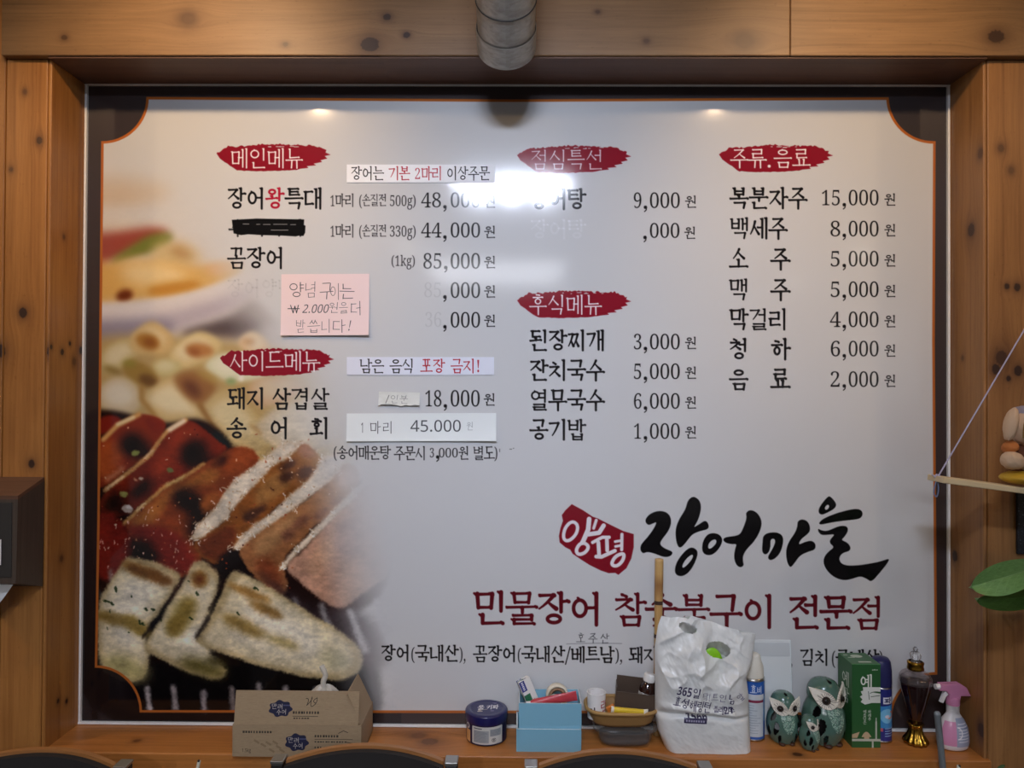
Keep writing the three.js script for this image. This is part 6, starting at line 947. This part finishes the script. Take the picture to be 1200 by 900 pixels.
  mesh('pot_stand', lathe([[0, -0.3], [0.07, -0.3], [0.07, -0.285], [0.02, -0.27], [0.02, -0.02], [0.06, -0.005], [0.06, 0], [0, 0]], 32), std(0x2c2622, 0.6), s2);
  const topY = onZ(1178, 896, 0.26).y - 0.3; for (let i = 0; i < 7; i++) { const a = i * 0.9, x = -0.05 + i * 0.017; mesh('sprig', tube([[0, 0.09, 0], [x * 0.4, topY * 0.6, 0.02 * Math.sin(a)], [x, topY - 0.006 * (i % 3), 0.03 * Math.sin(a)]], 0.0016, 12, 6), gm, s2); for (let k = 0; k < 3; k++) { const lf = mesh('leaf', new THREE.SphereGeometry(0.007, 10, 8).scale(1.3, 0.3, 0.7), gm, s2); lf.position.set(x * (1 - k * 0.1), topY - 0.006 * (i % 3) - k * 0.014, 0.03 * Math.sin(a)); lf.rotation.z = 0.5 - k; } }
}
// rods in front of the sill
{
  const z = 0.165, T = onZ(1098.5, 837, z), Bm = onZ(1105, 902, z + 0.004), dir = Bm.clone().sub(T).normalize(), L = T.y / -dir.y, foot = T.clone().addScaledVector(dir, L - 0.005);
  const t = thing('grey_rod', 'grey metal rod leaning before the sill between the dark bottle and spray bottle', 'rod', [foot.x, foot.y, foot.z]); const o = t.position;
  mesh('tube', capped(foot.clone().sub(o), T.clone().sub(o), 0.0068, 20), std(0x7d8488, 0.4, { metalness: 0.35 }), t); mesh('tip', new THREE.SphereGeometry(0.0068, 16, 10).translate(T.x - o.x, T.y - o.y, T.z - o.z), std(0x8d9498, 0.4), t);
  const stick = (px, py, qx, qy, label) => { const A = onZ(px, py, 0.21), B = onZ(qx, qy, 0.22), d = B.clone().sub(A).normalize(), L2 = A.y / -d.y * 0.995, F = A.clone().addScaledVector(d, L2), s = thing('thin_stick', label, 'stick', F); mesh('shaft', capped(V(0, 0, 0), A.clone().sub(F), 0.0036, 14), std(0xc9c6b4, 0.4), s); mesh('dark_tip', new THREE.SphereGeometry(0.0026, 12, 8).translate(A.x - F.x, A.y - F.y + 0.0004, A.z - F.z + 0.0032), M.black, s); };
  stick(233.5, 891, 230, 908, 'thin pale stick with a dark eyelet showing below the sill left of the carton');
  stick(1123.5, 897, 1122.5, 908, 'thin pale stick with a dark tip showing below the spray bottle');
}
// chairs before the sill: only the tops of their backs reach into view
{
  const zc = 0.33, wood = woodMat(WOODS.plain, 0.45), blackM = std(0x1b1918, 0.5), pad = std(0x23201f, 0.75), capM = std(0xa9a6a2, 0.3, { metalness: 0.9 });
  const probe = onZ(730, 887, zc), chairY = probe.y;         // top of the curved back
  const proto = thing('dining_chair', '', 'chair', [0, 0, 0], 0, 'chairs pushed up before the sill');
  const half = 0.172;
  const arc = (r0, r1, dz0, dz1, hh) => { const n = 40, p = [], ix = []; for (let i = 0; i <= n; i++) { const s = i / n * 2 - 1, x = s * (half - 0.016), y = chairY - 0.016 * s * s, bow = -0.03 * (1 - s * s); for (const [yy, zz] of [[y, bow + dz0], [y, bow + dz1], [y - hh, bow + dz1], [y - hh, bow + dz0]]) p.push(x, yy, zz); } for (let i = 0; i < n; i++) for (let k = 0; k < 4; k++) { const A = i * 4 + k, B = i * 4 + (k + 1) % 4; ix.push(A, B, A + 4, B, B + 4, A + 4); } ix.push(0, 2, 1, 0, 3, 2, n * 4, n * 4 + 1, n * 4 + 2, n * 4, n * 4 + 2, n * 4 + 3); const g2 = new THREE.BufferGeometry(); g2.setAttribute('position', new THREE.Float32BufferAttribute(p, 3)); g2.setIndex(ix); return toCreasedNormals(g2, 0.6); };
  mesh('top_rail', grainUV(arc(0, 0, -0.006, 0.0055, 0.05), 'x', 0.1, 0.1), wood, proto); mesh('back_pad', arc(0, 0, 0.007, 0.022, 0.3).translate(0, -0.006, 0), pad, proto);
  for (const s of [-1, 1]) { const x = s * half; mesh('rear_leg', box(0.024, chairY - 0.02, 0.03, 0.003, x, (chairY - 0.02) / 2, 0.0), blackM, proto); mesh('post_cap', box(0.026, 0.007, 0.032, 0.002, x, chairY - 0.0165, 0), capM, proto); mesh('front_leg', box(0.024, 0.43, 0.024, 0.003, x, 0.215, 0.4), blackM, proto); mesh('side_rail', box(0.02, 0.03, 0.37, 0.003, x, 0.41, 0.2), blackM, proto); }
  mesh('seat', box(0.39, 0.055, 0.41, 0.02, 0, 0.455, 0.235), pad, proto);
  const places = [[44, 'black chair with a curved brown top rail, nearest the left timber post'], [428, 'black chair with a curved brown top rail, before the cardboard carton and tin'], [724, 'black chair with a curved brown top rail, before the blue box and carrier bag']];
  places.forEach(([px, label], i) => { const c = i ? proto.clone() : proto; if (i) { c.name = numbered('dining_chair'); scene.add(c); } c.userData = { ...proto.userData, label }; const x = onZ(px, 890, zc).x; c.position.set(x, i === 0 ? -0.008 : i === 1 ? 0.006 : 0, zc); });
}
renderer.render(scene, camera);
